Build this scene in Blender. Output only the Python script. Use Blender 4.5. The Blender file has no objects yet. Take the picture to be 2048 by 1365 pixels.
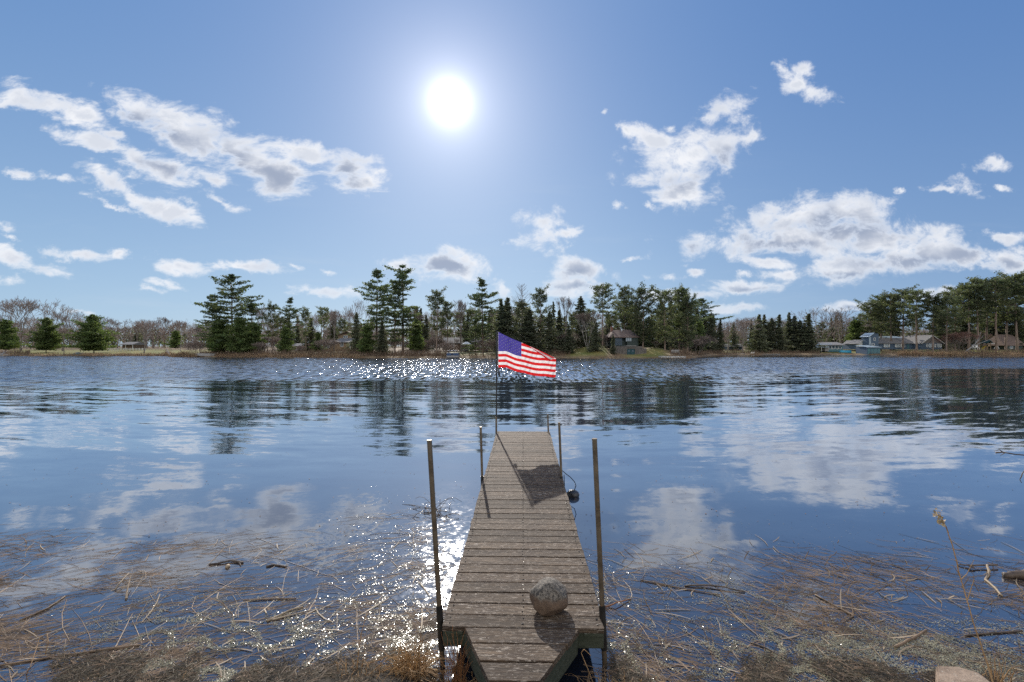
import bpy, bmesh, math, random
import numpy as np
from mathutils import Vector, Matrix, noise as mnoise
sc = bpy.context.scene
R = math.radians
F = 910.0; HZ = 693.0; EYE = 2.45          # focal length and horizon row of the photograph (2048 px wide), eye height

def P(px, py, Y):                            # a point of the photograph at depth Y
    return Vector(((px - 1024) / F * Y, Y, EYE - (py - HZ) / F * Y))
def PW(px, py, z=0.0):                       # a point of the photograph on the level z
    Y = (EYE - z) * F / (py - HZ)
    return Vector(((px - 1024) / F * Y, Y, z))

# ---------------------------------------------------------------- camera
cam_d = bpy.data.cameras.new('camera'); cam = bpy.data.objects.new('camera', cam_d)
sc.collection.objects.link(cam); sc.camera = cam
cam.location = (0, 0, EYE); cam.rotation_euler = (R(90), 0, 0)
cam_d.sensor_width = 36; cam_d.lens = 36 * F / 2048; cam_d.shift_y = 10.5 / 2048
cam_d.clip_start = 0.05; cam_d.clip_end = 6000

# ---------------------------------------------------------------- exposure
sc.view_settings.view_transform = 'Standard'; sc.view_settings.look = 'None'
sc.view_settings.exposure = 0.0; sc.view_settings.gamma = 1.0; sc.view_settings.use_curve_mapping = False
sc.cycles.use_denoising = False
sc.cycles.max_bounces = 8; sc.cycles.transparent_max_bounces = 12
sc.cycles.sample_clamp_indirect = 8; sc.cycles.caustics_reflective = False; sc.cycles.caustics_refractive = False

# ---------------------------------------------------------------- sun
SUN = Vector((900 - 1024, F, HZ - 205)).normalized()
EL = math.asin(SUN.z); AZ = math.atan2(SUN.x, SUN.y)
sl = bpy.data.lights.new('sun', 'SUN'); sl.energy = 5.0; sl.angle = R(0.5); sl.color = (1.0, 0.93, 0.83)
so = bpy.data.objects.new('sun', sl); sc.collection.objects.link(so)
so.rotation_euler = SUN.to_track_quat('Z', 'Y').to_euler(); so.location = SUN * 300

# ---------------------------------------------------------------- node helpers
class NT:
    def __init__(s, tree): s.t = tree; s.l = tree.links
    def n(s, typ, ins=None, **props):
        nd = s.t.nodes.new(typ)
        for k, v in props.items(): setattr(nd, k, v)
        for k, v in (ins or {}).items():
            sk = nd.inputs[k]
            if isinstance(v, bpy.types.NodeSocket): s.l.new(v, sk)
            elif isinstance(v, bpy.types.Node): s.l.new(v.outputs[0], sk)
            else: sk.default_value = v
        return nd
    def m(s, op, a, b=None, c=None, clamp=False):
        ins = {0: a}
        if b is not None: ins[1] = b
        if c is not None: ins[2] = c
        return s.n('ShaderNodeMath', ins, operation=op, use_clamp=clamp).outputs[0]
    def vm(s, op, a, b=None):
        ins = {0: a}
        if b is not None: ins[1] = b
        nd = s.n('ShaderNodeVectorMath', ins, operation=op)
        return nd.outputs['Value'] if op in ('LENGTH', 'DOT_PRODUCT', 'DISTANCE') else nd.outputs[0]
    def mix(s, f, a, b):
        nd = s.t.nodes.new('ShaderNodeMix'); nd.data_type = 'RGBA'
        for i, v in ((0, f), (6, a), (7, b)):
            if isinstance(v, bpy.types.NodeSocket): s.l.new(v, nd.inputs[i])
            else: nd.inputs[i].default_value = v if i == 0 else (tuple(v) + (1,) if len(v) == 3 else v)
        return nd.outputs[2]
    def ramp(s, v, lo, hi, smooth=True):
        return s.n('ShaderNodeMapRange', {0: v, 1: lo, 2: hi, 3: 0.0, 4: 1.0}, interpolation_type='SMOOTHSTEP' if smooth else 'LINEAR').outputs[0]
    def noise(s, vec, scale, detail=4, rough=.5, dist=0.0, color=False):
        nd = s.n('ShaderNodeTexNoise', {'Vector': vec, 'Scale': scale, 'Detail': detail, 'Roughness': rough, 'Distortion': dist})
        return nd.outputs[1 if color else 0]
    def map(s, vec, loc=(0, 0, 0), rot=(0, 0, 0), sca=(1, 1, 1), typ='POINT'):
        return s.n('ShaderNodeMapping', {'Vector': vec, 'Location': loc, 'Rotation': rot, 'Scale': sca}, vector_type=typ).outputs[0]

# ---------------------------------------------------------------- world: sky, aureole, clouds
wd = bpy.data.worlds.new('World'); sc.world = wd; wd.use_nodes = True
wt = wd.node_tree; wt.nodes.clear(); W = NT(wt)
gen = W.n('ShaderNodeTexCoord').outputs['Generated']
sky = W.n('ShaderNodeTexSky', sky_type='NISHITA', sun_disc=False, sun_elevation=EL, sun_rotation=AZ, altitude=300.0,
          air_density=1.0, dust_density=0.6, ozone_density=2.0)
STR = 0.07
sep = W.n('ShaderNodeSeparateXYZ', {0: gen})
dx, dy, dz = sep.outputs
ang = W.m('ARCCOSINE', W.vm('DOT_PRODUCT', gen, tuple(SUN)))          # radians from the sun
skyc = W.n('ShaderNodeHueSaturation', {'Saturation': 1.0, 'Value': 1.0, 'Color': sky.outputs[0]}).outputs[0]
skyc = W.vm('MULTIPLY', skyc, (STR,) * 3)
SKYGRADE = True
# the clear air is a deeper blue away from the sun, paler towards the horizon
elv = W.m('ARCSINE', W.m('MAXIMUM', dz, 0.0))
hor = W.m('POWER', W.m('SUBTRACT', 1.0, W.ramp(elv, 0.0, 0.62, False)), 1.6)
clear = W.mix(hor, (0.105, 0.265, 0.59), (0.41, 0.61, 0.82))
azn = W.m('ARCTAN2', dx, dy)
clear = W.mix(W.m('MULTIPLY', W.ramp(azn, 0.0, 0.9), 0.4), clear, (0.06, 0.17, 0.48))
skyc = W.mix(0.82, skyc, clear)
g1 = W.m('MULTIPLY', W.m('EXPONENT', W.m('MULTIPLY', W.m('POWER', W.m('DIVIDE', ang, 0.0195), 1.15), -1.0)), 2.8)
g2 = W.m('MULTIPLY', W.m('EXPONENT', W.m('DIVIDE', ang, -0.070)), 0.62)
g3 = W.m('MULTIPLY', W.m('EXPONENT', W.m('DIVIDE', ang, -0.34)), 0.20)
gl = W.m('ADD', W.m('ADD', g1, g2), g3)
glow = W.vm('MULTIPLY', W.n('ShaderNodeCombineXYZ', {0: gl, 1: gl, 2: gl}).outputs[0], (1.0, 0.95, 0.90))
skyc = W.vm('ADD', skyc, glow)
# photo-like plane coordinates of the direction (x/y, z/y): clouds stand at fixed bearings and heights
ysafe = W.m('MAXIMUM', dy, 0.05)
U = W.m('DIVIDE', dx, ysafe); V = W.m('DIVIDE', dz, ysafe)
front = W.m('MULTIPLY', W.m('GREATER_THAN', dy, 0.12), W.m('GREATER_THAN', V, 0.04))
uv = W.n('ShaderNodeCombineXYZ', {0: U, 1: V, 2: 0.0}).outputs[0]
wc = W.noise(uv, 8.0, 7, .66, color=True)
wv = W.vm('MULTIPLY', W.vm('SUBTRACT', wc, (.5, .5, .5)), (.115, .060, 0))
uvw = W.vm('ADD', uv, wv)
nA = W.noise(W.map(uv, rot=(0, 0, R(-24)), sca=(1, 2.4, 1), typ='TEXTURE') if False else W.map(uv, rot=(0, 0, R(22)), sca=(1.0, 2.2, 1)), 11, 9, .62, .3)
nB = W.noise(W.map(uv, sca=(1, 1.4, 1)), 12, 10, .64, .3)
nL = W.noise(W.map(uv, loc=(3, 0, 0), sca=(1, 1.8, 1)), 9, 3, .5, .2)
# thin high veil
veil = W.m('MULTIPLY', W.ramp(W.noise(W.map(uv, rot=(0, 0, R(6)), sca=(1.2, 9, 1)), 2.2, 6, .6, .4), .5, .85), 0.22)
veil = W.m('MULTIPLY', veil, W.m('MULTIPLY', W.ramp(V, .5, .12), W.ramp(V, 0.0, .1)))
skyc = W.mix(veil, skyc, (.62, .70, .80))

CL = [(350,250,82,34,26),(455,285,92,40,24),(548,335,72,38,24),(60,195,75,25,15),(150,222,80,26,24),(15,207,30,12,5),(290,232,85,30,27),(400,280,115,48,22),(515,312,110,46,22),(555,350,60,38,35),
(245,225,32,14,45),(612,305,60,24,25),(695,347,62,36,20),(715,318,42,13,-5),(185,283,72,18,14),(310,335,88,30,20),(235,270,34,12,20),
(205,352,48,17,32),(265,395,66,18,30),(345,425,66,22,13),(40,345,34,9,5),(120,350,48,10,8),(225,412,46,7,25),(380,404,24,10,25),
(437,398,32,9,18),(430,355,50,13,15),(22,458,28,12,15),(20,477,22,6,10),(30,518,70,19,15),(150,512,66,14,5),(243,513,22,10,20),
(355,532,52,16,2),(490,533,68,11,4),(575,530,24,6,10),(662,537,18,7,5),(20,568,46,13,10),(340,570,30,8,10),(300,585,30,7,2),
(650,580,58,10,6),(150,620,30,6,5),
(800,532,46,13,-8),(885,537,88,26,3),(925,522,48,20,18),(1000,580,28,11,28),(1088,438,48,24,0),(1078,478,44,25,0),(1130,465,38,11,-12),
(1155,545,58,26,0),(1150,575,58,20,0),(1120,590,52,14,0),(1180,565,34,14,10),
(1253,258,24,11,40),(1300,275,56,22,22),(1370,310,96,52,-8),(1345,345,78,46,0),(1355,390,52,38,0),(1440,292,66,28,-22),(1490,275,30,13,-20),
(1330,250,16,10,0),(1460,216,42,28,-8),(1434,238,24,14,-20),(1558,138,28,16,55),(1590,168,34,20,38),(1602,140,16,22,80),(1628,188,40,19,18),
(1520,432,34,24,20),(1600,432,110,36,-10),(1700,422,86,36,0),(1495,487,128,30,-4),(1600,472,140,44,0),(1725,462,118,44,8),(1820,478,96,28,4),
(1540,522,60,13,5),(1740,532,138,29,-6),(1650,547,58,13,-5),(1865,500,96,24,0),(1912,512,76,27,4),(2020,518,70,25,0),(2010,472,60,12,2),
(1565,550,46,10,2),(2000,331,34,14,0),(1942,380,46,17,12),(1880,378,36,9,-8),(2003,377,18,7,0),(1236,408,14,7,25),(1290,412,14,8,20),
(1482,580,72,13,3),(1412,592,48,10,-5),(1395,548,18,8,0),(1480,618,66,9,0),(1700,612,48,10,-6),(1335,560,30,9,8),(1865,580,50,14,-8),
(1270,520,20,6,0),(1345,592,60,12,0),(1215,222,9,6,0),(1805,378,12,6,0),(1480,548,18,7,0)]
DK = [(1540,478,60,14,-4),(1660,440,60,22,-8),(1420,500,50,9,-6),(1690,548,60,8,-3),(560,345,50,26,20),(1430,330,50,16,-30),(470,318,60,24,20),(700,350,32,20,30),(330,262,70,16,25),(330,340,40,12,18),(895,537,58,14,3),(1147,545,34,14,0),(1150,577,30,7,0),(1362,374,34,26,0),
(1700,455,105,34,4),(1590,484,90,16,-3),(1800,524,84,22,-4),(1925,512,48,16,0),(2026,524,36,11,0),(1490,583,40,6,2),(1700,616,30,5,0)]
SECT = [(-200, 880, 100, 385, 'A'), (-200, 740, 385, 690, 'A'), (740, 1200, 385, 690, 'B'), (1200, 1700, 90, 400, 'B'), (1700, 2260, 280, 400, 'B'),
        (1200, 2260, 400, 690, 'B')]
def ell(c, grow):                              # 1 at the centre of an ellipse, 0 on its rim
    cx, cy, rx, ry, an = c
    small = c[2] < 50
    if small: grow *= 1.25
    v = W.map(uvw, loc=((cx - 1024) / F, (HZ - cy) / F, 0), rot=(0, 0, R(-an)), sca=(rx * grow / F, ry * grow / F, 1), typ='TEXTURE')
    return W.m('SUBTRACT', .78 if small else 1.0, W.vm('LENGTH', v))
def smax(vals):
    r = vals[0]
    for v in vals[1:]: r = W.m('SMOOTH_MAX', r, v, 0.15)
    return r
shader = W.n('ShaderNodeBackground', {0: skyc, 1: 1.0}).outputs[0]
for (x0, x1, y0, y1, kind) in SECT:
    def hits(c): r = max(c[2], c[3]) * 2.6; ry = (abs(c[2] * math.sin(R(c[4]))) + c[3]) * 2.6; return c[0] + r > x0 and c[0] - r < x1 and c[1] + ry > y0 and c[1] - ry < y1
    cs = [c for c in CL if hits(c)]; ds = [c for c in DK if hits(c)]
    nz = nA if kind == 'A' else nB
    D = W.m('ADD', W.m('MULTIPLY', smax([ell(c, 1.24) for c in cs]), 1.5), W.m('MULTIPLY', W.m('SUBTRACT', nz, .535), 4.6))
    alpha = W.m('MULTIPLY', W.ramp(D, -0.25, 1.15), 0.98)
    K = W.m('ADD', smax([ell(c, 1.45) for c in ds]), W.m('MULTIPLY', W.m('ADD', W.m('SUBTRACT', nL, .5), W.m('MULTIPLY', W.m('SUBTRACT', nz, .5), .5)), 1.8)) if ds else 0.0
    core = W.m('MULTIPLY', W.ramp(K, -0.15, 0.95), W.ramp(D, 0.35, 1.1)) if ds else 0.0
    body = W.m('MULTIPLY', W.m('MULTIPLY', W.ramp(W.m('ADD', D, W.m('MULTIPLY', W.m('SUBTRACT', nL, .5), 2.2)), 0.35, 1.5), W.ramp(D, .3, .8)), 0.75)
    cc = W.mix(body, (0.96, 0.97, 1.0), (0.62, 0.67, 0.77))
    if ds: cc = W.mix(core, cc, (0.36, 0.42, 0.55))
    low = W.ramp(V, .22, .04)                   # far clouds sink into the pale air
    alpha = W.m('MULTIPLY', alpha, W.m('SUBTRACT', 1.0, W.m('MULTIPLY', low, .35)))
    bg = W.n('ShaderNodeBackground', {0: W.mix(alpha, skyc, cc), 1: 1.0}).outputs[0]
    fu = W.m('MULTIPLY', W.m('GREATER_THAN', U, (x0 - 1024) / F), W.m('LESS_THAN', U, (x1 - 1024) / F))
    fv = W.m('MULTIPLY', W.m('GREATER_THAN', V, (HZ - y1) / F), W.m('LESS_THAN', V, (HZ - y0) / F))
    fac = W.m('MULTIPLY', W.m('MULTIPLY', fu, fv), front)
    ms = W.n('ShaderNodeMixShader', {0: fac, 1: shader, 2: bg}); shader = ms.outputs[0]
# unseen bright cloud added behind the photographer to light camera-facing sides of trees and dock
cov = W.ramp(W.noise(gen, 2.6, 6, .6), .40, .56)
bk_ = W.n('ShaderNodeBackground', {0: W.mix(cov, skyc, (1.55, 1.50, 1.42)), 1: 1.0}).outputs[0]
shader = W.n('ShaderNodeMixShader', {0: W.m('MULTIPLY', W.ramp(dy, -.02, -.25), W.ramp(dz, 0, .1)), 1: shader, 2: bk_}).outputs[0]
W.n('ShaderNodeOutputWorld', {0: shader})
wd.cycles.sampling_method = 'MANUAL'; wd.cycles.sample_map_resolution = 512
# ================================================================ helpers: materials and meshes
def new_mat(name):
    m = bpy.data.materials.new(name); m.use_nodes = True; m.node_tree.nodes.clear(); return m, NT(m.node_tree)
def out(N, sh, disp=None):
    o = N.n('ShaderNodeOutputMaterial', {0: sh})
    return o
def bumpn(N, h, dist, strength=1.0):
    return N.n('ShaderNodeBump', {'Height': h, 'Distance': dist, 'Strength': strength}).outputs[0]
def mat(name, c1, c2=None, scale=3.0, rough=.8, bump=0.0, sca=(1, 1, 1), metal=0.0, spec=.3, trans=0.0, island=0.0, objr=0.0, detail=5, c3=None, bscale=None):
    m, N = new_mat(name)
    co = N.n('ShaderNodeTexCoord').outputs['Object']
    v = N.map(co, sca=sca)
    nz = N.noise(v, scale, detail, .6)
    col = N.mix(N.ramp(nz, .3, .7), c1, c2 or tuple(x * .75 for x in c1))
    if c3: col = N.mix(N.ramp(N.noise(v, scale * 3.1, 4, .7), .58, .68), col, c3)
    if island:
        r = N.n('ShaderNodeNewGeometry').outputs['Random Per Island']
        f = N.m('ADD', N.m('MULTIPLY', r, island * 2), 1 - island)
        col = N.vm('MULTIPLY', col, N.n('ShaderNodeCombineXYZ', {0: f, 1: f, 2: f}).outputs[0])
    if objr:
        r = N.n('ShaderNodeObjectInfo').outputs['Random']
        f = N.m('ADD', N.m('MULTIPLY', r, objr * 2), 1 - objr)
        col = N.vm('MULTIPLY', col, N.n('ShaderNodeCombineXYZ', {0: f, 1: f, 2: f}).outputs[0])
    ins = {'Base Color': col, 'Roughness': rough, 'Metallic': metal, 'Specular IOR Level': spec}
    if bump: ins['Normal'] = bumpn(N, N.noise(v, bscale or scale * 2, 6, .65), bump)
    b = N.n('ShaderNodeBsdfPrincipled', ins).outputs[0]
    if trans:
        t = N.n('ShaderNodeBsdfTranslucent', {0: N.vm('MULTIPLY', col, (1.25, 1.3, .8))}).outputs[0]
        b = N.n('ShaderNodeMixShader', {0: trans, 1: b, 2: t}).outputs[0]
    out(N, b); return m

def mesh_np(name, V, faces, m, parent=None, smooth=False, k=None, mi=None):
    """faces: array (n,3) or (n,4), or a list of tuples"""
    me = bpy.data.meshes.new(name)
    if isinstance(faces, np.ndarray):
        n, kk = faces.shape
        me.vertices.add(len(V)); me.vertices.foreach_set('co', np.asarray(V, np.float32).ravel())
        me.loops.add(n * kk); me.loops.foreach_set('vertex_index', faces.astype(np.int32).ravel())
        me.polygons.add(n); me.polygons.foreach_set('loop_start', np.arange(0, n * kk, kk, dtype=np.int32))
        me.update(calc_edges=True)
    else:
        me.from_pydata([tuple(v) for v in V], [], faces); me.update()
    for mm in (m if isinstance(m, (list, tuple)) else [m]): me.materials.append(mm)
    if smooth: me.polygons.foreach_set('use_smooth', [True] * len(me.polygons))
    if mi is not None: me.polygons.foreach_set('material_index', np.asarray(mi, np.int32))
    o = bpy.data.objects.new(name, me); sc.collection.objects.link(o)
    if parent: o.parent = parent
    return o
def tag(o, label=None, cat=None, group=None, kind=None):
    if label: o['label'] = label
    if cat: o['category'] = cat
    if group: o['group'] = group
    if kind: o['kind'] = kind
    return o
def empty(name, loc=(0, 0, 0), rot=(0, 0, 0)):
    o = bpy.data.objects.new(name, None); o.empty_display_size = .2; sc.collection.objects.link(o)
    o.location = loc; o.rotation_euler = rot; return o
def segs(P0, P1, R0, R1, sides=3):
    """many tapered sticks at once"""
    P0 = np.asarray(P0, float); P1 = np.asarray(P1, float); R0 = np.asarray(R0, float); R1 = np.asarray(R1, float)
    d = P1 - P0; L = np.linalg.norm(d, axis=1, keepdims=True); d = d / np.maximum(L, 1e-9)
    ref = np.where(np.abs(d[:, 2:3]) < .9, np.array([[0, 0, 1.]]), np.array([[1., 0, 0]]))
    a = np.cross(d, ref); a /= np.maximum(np.linalg.norm(a, axis=1, keepdims=True), 1e-9); b = np.cross(d, a)
    n = len(P0); V = np.zeros((n, 2, sides, 3)); 
    for k in range(sides):
        t = 2 * math.pi * k / sides
        e = a * math.cos(t) + b * math.sin(t)
        V[:, 0, k] = P0 + e * R0[:, None]; V[:, 1, k] = P1 + e * R1[:, None]
    base = (np.arange(n) * 2 * sides)[:, None]
    Fs = []
    for k in range(sides):
        k2 = (k + 1) % sides
        Fs.append(base + np.array([[k, k2, sides + k2, sides + k]]))
    return V.reshape(-1, 3), np.concatenate(Fs)
def polytubes(lines, r0, r1, sides=3):
    """lines: list of (k,3) arrays; r0, r1: radius at start and end (scalar or list)"""
    A, B, a, b = [], [], [], []
    for i, l in enumerate(lines):
        k = len(l); s = r0[i] if hasattr(r0, '__len__') else r0; e = r1[i] if hasattr(r1, '__len__') else r1
        rr = np.linspace(s, e, k)
        A.append(l[:-1]); B.append(l[1:]); a.append(rr[:-1]); b.append(rr[1:])
    return segs(np.concatenate(A), np.concatenate(B), np.concatenate(a), np.concatenate(b), sides)
class MB:
    """collects boxes, tubes and prisms into one mesh"""
    def __init__(s): s.bm = bmesh.new()
    def box(s, c, d, rot=None, bevel=0.0):
        r = bmesh.ops.create_cube(s.bm, size=1)
        M = Matrix.Translation(c) @ (rot.to_4x4() if rot else Matrix.Identity(4)) @ Matrix.Diagonal((*d, 1))
        bmesh.ops.transform(s.bm, matrix=M, verts=r['verts'])
        if bevel:
            es = list({e for v in r['verts'] for e in v.link_edges})
            bmesh.ops.bevel(s.bm, geom=es, offset=bevel, segments=1, affect='EDGES')
        return s
    def tube(s, pts, r, seg=10, cap=True):
        pts = [Vector(p) for p in pts]; rs = r if hasattr(r, '__len__') else [r] * len(pts); rings = []
        for i, p in enumerate(pts):
            d = (pts[min(i + 1, len(pts) - 1)] - pts[max(i - 1, 0)]).normalized()
            q = d.to_track_quat('Z', 'Y')
            rings.append([s.bm.verts.new(p + q @ Vector((math.cos(2 * math.pi * k / seg) * rs[i], math.sin(2 * math.pi * k / seg) * rs[i], 0))) for k in range(seg)])
        for A, B in zip(rings, rings[1:]):
            for k in range(seg): s.bm.faces.new((A[k], A[(k + 1) % seg], B[(k + 1) % seg], B[k]))
        if cap: s.bm.faces.new(rings[-1]); s.bm.faces.new(rings[0][::-1])
        return s
    def prism(s, poly, h0, h1, axis='y'):
        """poly of (a,b) extruded along an axis from h0 to h1"""
        def v(a, b, h): return {'y': (a, h, b), 'x': (h, a, b), 'z': (a, b, h)}[axis]
        A = [s.bm.verts.new(v(a, b, h0)) for a, b in poly]; B = [s.bm.verts.new(v(a, b, h1)) for a, b in poly]
        n = len(poly)
        for i in range(n): s.bm.faces.new((A[i], A[(i + 1) % n], B[(i + 1) % n], B[i]))
        s.bm.faces.new(A[::-1]); s.bm.faces.new(B); return s
    def quad(s, *p): s.bm.faces.new([s.bm.verts.new(q) for q in p]); return s
    def build(s, name, m, parent=None, smooth=False):
        bmesh.ops.recalc_face_normals(s.bm, faces=s.bm.faces)
        me = bpy.data.meshes.new(name); s.bm.to_mesh(me); s.bm.free()
        me.materials.append(m)
        if smooth: me.shade_smooth()
        o = bpy.data.objects.new(name, me); sc.collection.objects.link(o)
        if parent: o.parent = parent
        return o
def sm(a, b, x): t = min(1, max(0, (x - a) / (b - a))); return t * t * (3 - 2 * t)

# ================================================================ shoreline and ground
SH = [(-3000, 118), (-600, 118), (0, 115), (330, 114), (348, 103), (420, 102), (600, 99), (760, 94), (900, 93), (1100, 92), (1250, 91.5), (1385, 92), (1402, 106), (1430, 126), (1600, 131),
      (1700, 130), (1780, 125), (1900, 120), (2048, 120), (2500, 112), (3500, 100), (6000, 95)]
def shore(px):
    for (a, ya), (b, yb) in zip(SH, SH[1:]):
        if px <= b: return ya + (yb - ya) * sm(a, b, px)
    return SH[-1][1]
def shore_w(px):
    return shore(px) + .8 * mnoise.noise(Vector((px * .02, 3.1, 0))) + .4 * mnoise.noise(Vector((px * .07, 9.1, 0)))
# low grassy mounds by the cabin: (px, metres behind the waterline, rise, half width m, half depth m)
MND = [(1195, 7, 1.35, 4.2, 4.5), (1310, 8, 1.3, 4.5, 5), (1165, 9, .6, 5, 5), (1240, 16, 1.2, 9, 6), (700, 9, .7, 8, 5), (1975, 12, .5, 14, 8), (1100, 8, .5, 8, 5)]
def ground_h(x, Y):
    px = 1024 + x / Y * F; S = shore_w(px); d = Y - S
    n = mnoise.noise(Vector((x * .08, Y * .08, 0))) * .25 + mnoise.noise(Vector((x * .4, Y * .4, 4))) * .08
    if d < 0: return max(-1.6, d * .25) - .03
    h = -.03 + .42 * sm(0, 1.6, d) + .55 * sm(1, 16, d) + .7 * sm(14, 60, d) + n * sm(0, 6, d)
    for (mp, md, mh, mw, mdp) in MND:
        mx = (mp - 1024) / F * (shore(mp) + md)
        h += mh * math.exp(-((x - mx) / mw) ** 2 - ((d - md) / mdp) ** 2)
    return h
def near_h(x, Y):
    """lake bed close to the photographer, with mud and moss breaking the surface at the very front"""
    e = 3.15 + .15 * mnoise.noise(Vector((x * 1.3, 0, 7))) + .35 * sm(-.3, -.9, x) * sm(-2.4, -1.2, x) - .35 * sm(.4, .9, x) * (1 - sm(3.4, 4.2, x)) * 1.0 - .5 * sm(-.62, -.45, x) * sm(1.0, .7, x)
    base = -.02 - .085 * (Y - e) if Y > e else .02 + (e - Y) * .30
    base = max(base, -1.6)
    return base + .03 * mnoise.noise(Vector((x * 3, Y * 3, 0))) + .02 * mnoise.noise(Vector((x * 9, Y * 9, 2)))
cols = np.concatenate([np.linspace(-3.2, -1.25, 14)[:-1], np.linspace(-1.25, 1.25, 240), np.linspace(1.25, 3.2, 14)[1:]])
Vv = []; LAWN = []
nearY = list(np.linspace(2.3, 6.0, 46)) + [6.5, 7, 8, 9, 11, 14, 18, 25, 35, 50, 68]
offs = [-10, -4, -1.5, -.5, 0, .4, .9, 1.5, 2.2, 3.2, 4.5, 6, 7.5, 9, 11, 13, 15, 18, 22, 28, 36, 48, 65, 100, 180, 400, 1000, 3500]
def lawn_amount(px, d):
    a = 0
    for (l, r, d0, d1) in ((20, 345, 3.0, 40), (200, 300, 5, 50), (345, 430, 5, 40), (560, 640, 7, 30), (640, 700, 5, 13), (880, 1000, 4, 24), (1135, 1215, 1, 13), (1250, 1332, .8, 12), (1430, 1590, 7, 30), (1640, 1780, 4, 40), (1780, 2300, 6.5, 40)):
        a = max(a, sm(l - 8, l + 8, px) * (1 - sm(r - 8, r + 8, px)) * sm(d0 - .8, d0 + .8, d) * (1 - sm(d1 - 6, d1, d)))
    return a
for t in cols:
    px = 1024 + t * F; S = shore_w(px)
    for Y in nearY: Vv.append((t * Y, Y, near_h(t * Y, Y))); LAWN.append(0)
    for o_ in offs:
        Y = S + o_; x = t * Y
        h = ground_h(x, Y)
        if o_ >= 180: h = 2.3
        Vv.append((x, Y, h)); LAWN.append(lawn_amount(px, o_))
nr = len(nearY) + len(offs); nc = len(cols)
idx = np.arange(nc * nr).reshape(nc, nr)
Fq = np.stack([idx[:-1, :-1], idx[1:, :-1], idx[1:, 1:], idx[:-1, 1:]], -1).reshape(-1, 4)
mg, N = new_mat('ground_soil')
pos = N.n('ShaderNodeNewGeometry').outputs['Position']
nz = N.noise(pos, .35, 7, .65); nz2 = N.noise(pos, 2.5, 5, .7); nz3 = N.noise(pos, 22, 5, .7)
mud = N.mix(N.ramp(nz3, .35, .65), (.018, .014, .010), (.050, .038, .027))
leafy = N.mix(N.ramp(nz, .35, .65), (.16, .10, .055), (.25, .19, .12))
leafy = N.mix(N.ramp(nz2, .5, .62), leafy, (.10, .075, .05))
grass = N.mix(N.ramp(nz, .3, .7), (.125, .145, .040), (.24, .20, .075))
grass = N.mix(N.ramp(nz2, .55, .75), grass, (.28, .22, .11))
la = N.n('ShaderNodeAttribute', attribute_name='lawn').outputs['Fac']
far = N.ramp(N.n('ShaderNodeSeparateXYZ', {0: pos}).outputs[1], 40, 60)
col = N.mix(la, leafy, grass); col = N.mix(far, mud, col)
N.n('ShaderNodeOutputMaterial', {0: N.n('ShaderNodeBsdfPrincipled', {'Base Color': col, 'Roughness': .85, 'Specular IOR Level': .25, 'Normal': bumpn(N, nz3, .02)}).outputs[0]})
g = mesh_np('ground', np.array(Vv), Fq, mg, smooth=True)
at = g.data.attributes.new('lawn', 'FLOAT', 'POINT'); at.data.foreach_set('value', LAWN)
tag(g, 'brown leaf littered shore with yellow green lawns behind the lake', 'ground', kind='structure')
# the bank the photographer stands on
bv = []; xs = np.linspace(-9, 9, 60); ys = np.linspace(-8, 2.75, 40)
for x in xs:
    for y in ys: bv.append((x, y, min(.6, .02 + (2.75 - y) * .30) + .04 * mnoise.noise(Vector((x * 2, y * 2, 0))) - (.25 if y > 2.7 else 0)))
ii = np.arange(60 * 40).reshape(60, 40)
b = mesh_np('near_bank', np.array(bv), np.stack([ii[:-1, :-1], ii[1:, :-1], ii[1:, 1:], ii[:-1, 1:]], -1).reshape(-1, 4), mg, smooth=True)
tag(b, 'muddy bank in front of the wooden dock', 'bank', kind='structure')

# ================================================================ water
mw, N = new_mat('lake_water')
pos = N.n('ShaderNodeNewGeometry').outputs['Position']
sp = N.n('ShaderNodeSeparateXYZ', {0: pos}); X, Y_, _z = sp.outputs
# where the breeze touches the surface: beyond about 34 m, nearer on the right
edge = N.m('ADD', Y_, N.m('MULTIPLY', N.m('SUBTRACT', N.noise(N.map(pos, sca=(.25, 1, 1)), .05, 4, .6), .5), 30))
edge = N.m('SUBTRACT', edge, N.m('MULTIPLY', N.ramp(X, 12, 50), 14))
edge = N.m('ADD', edge, N.m('MULTIPLY', N.ramp(X, -5, -50), 12))
chop = N.m('MULTIPLY', N.ramp(edge, 30, 42), N.m('SUBTRACT', 1.0, N.m('MULTIPLY', N.m('MULTIPLY', N.ramp(Y_, 92, 106), N.ramp(X, 34, 44)), .85)))
lee = N.m('MULTIPLY', N.ramp(N.m('SUBTRACT', Y_, N.m('MULTIPLY', X, .30)), 46, 60), N.ramp(X, 66, 84))
chop = N.m('MULTIPLY', chop, N.m('SUBTRACT', 1.0, N.m('MULTIPLY', N.m('SUBTRACT', N.ramp(X, 70, 90), lee), .0)))
swell = N.ramp(Y_, 5.0, 15)
def slope(vec, scale, detail, rough, dist=0.0):
    c = N.noise(vec, scale, detail, rough, dist, color=True)
    return N.vm('SUBTRACT', c, (.5, .5, .5))
def scl(v, f): return N.n('ShaderNodeVectorMath', {0: v, 'Scale': f}, operation='SCALE').outputs[0]
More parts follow.
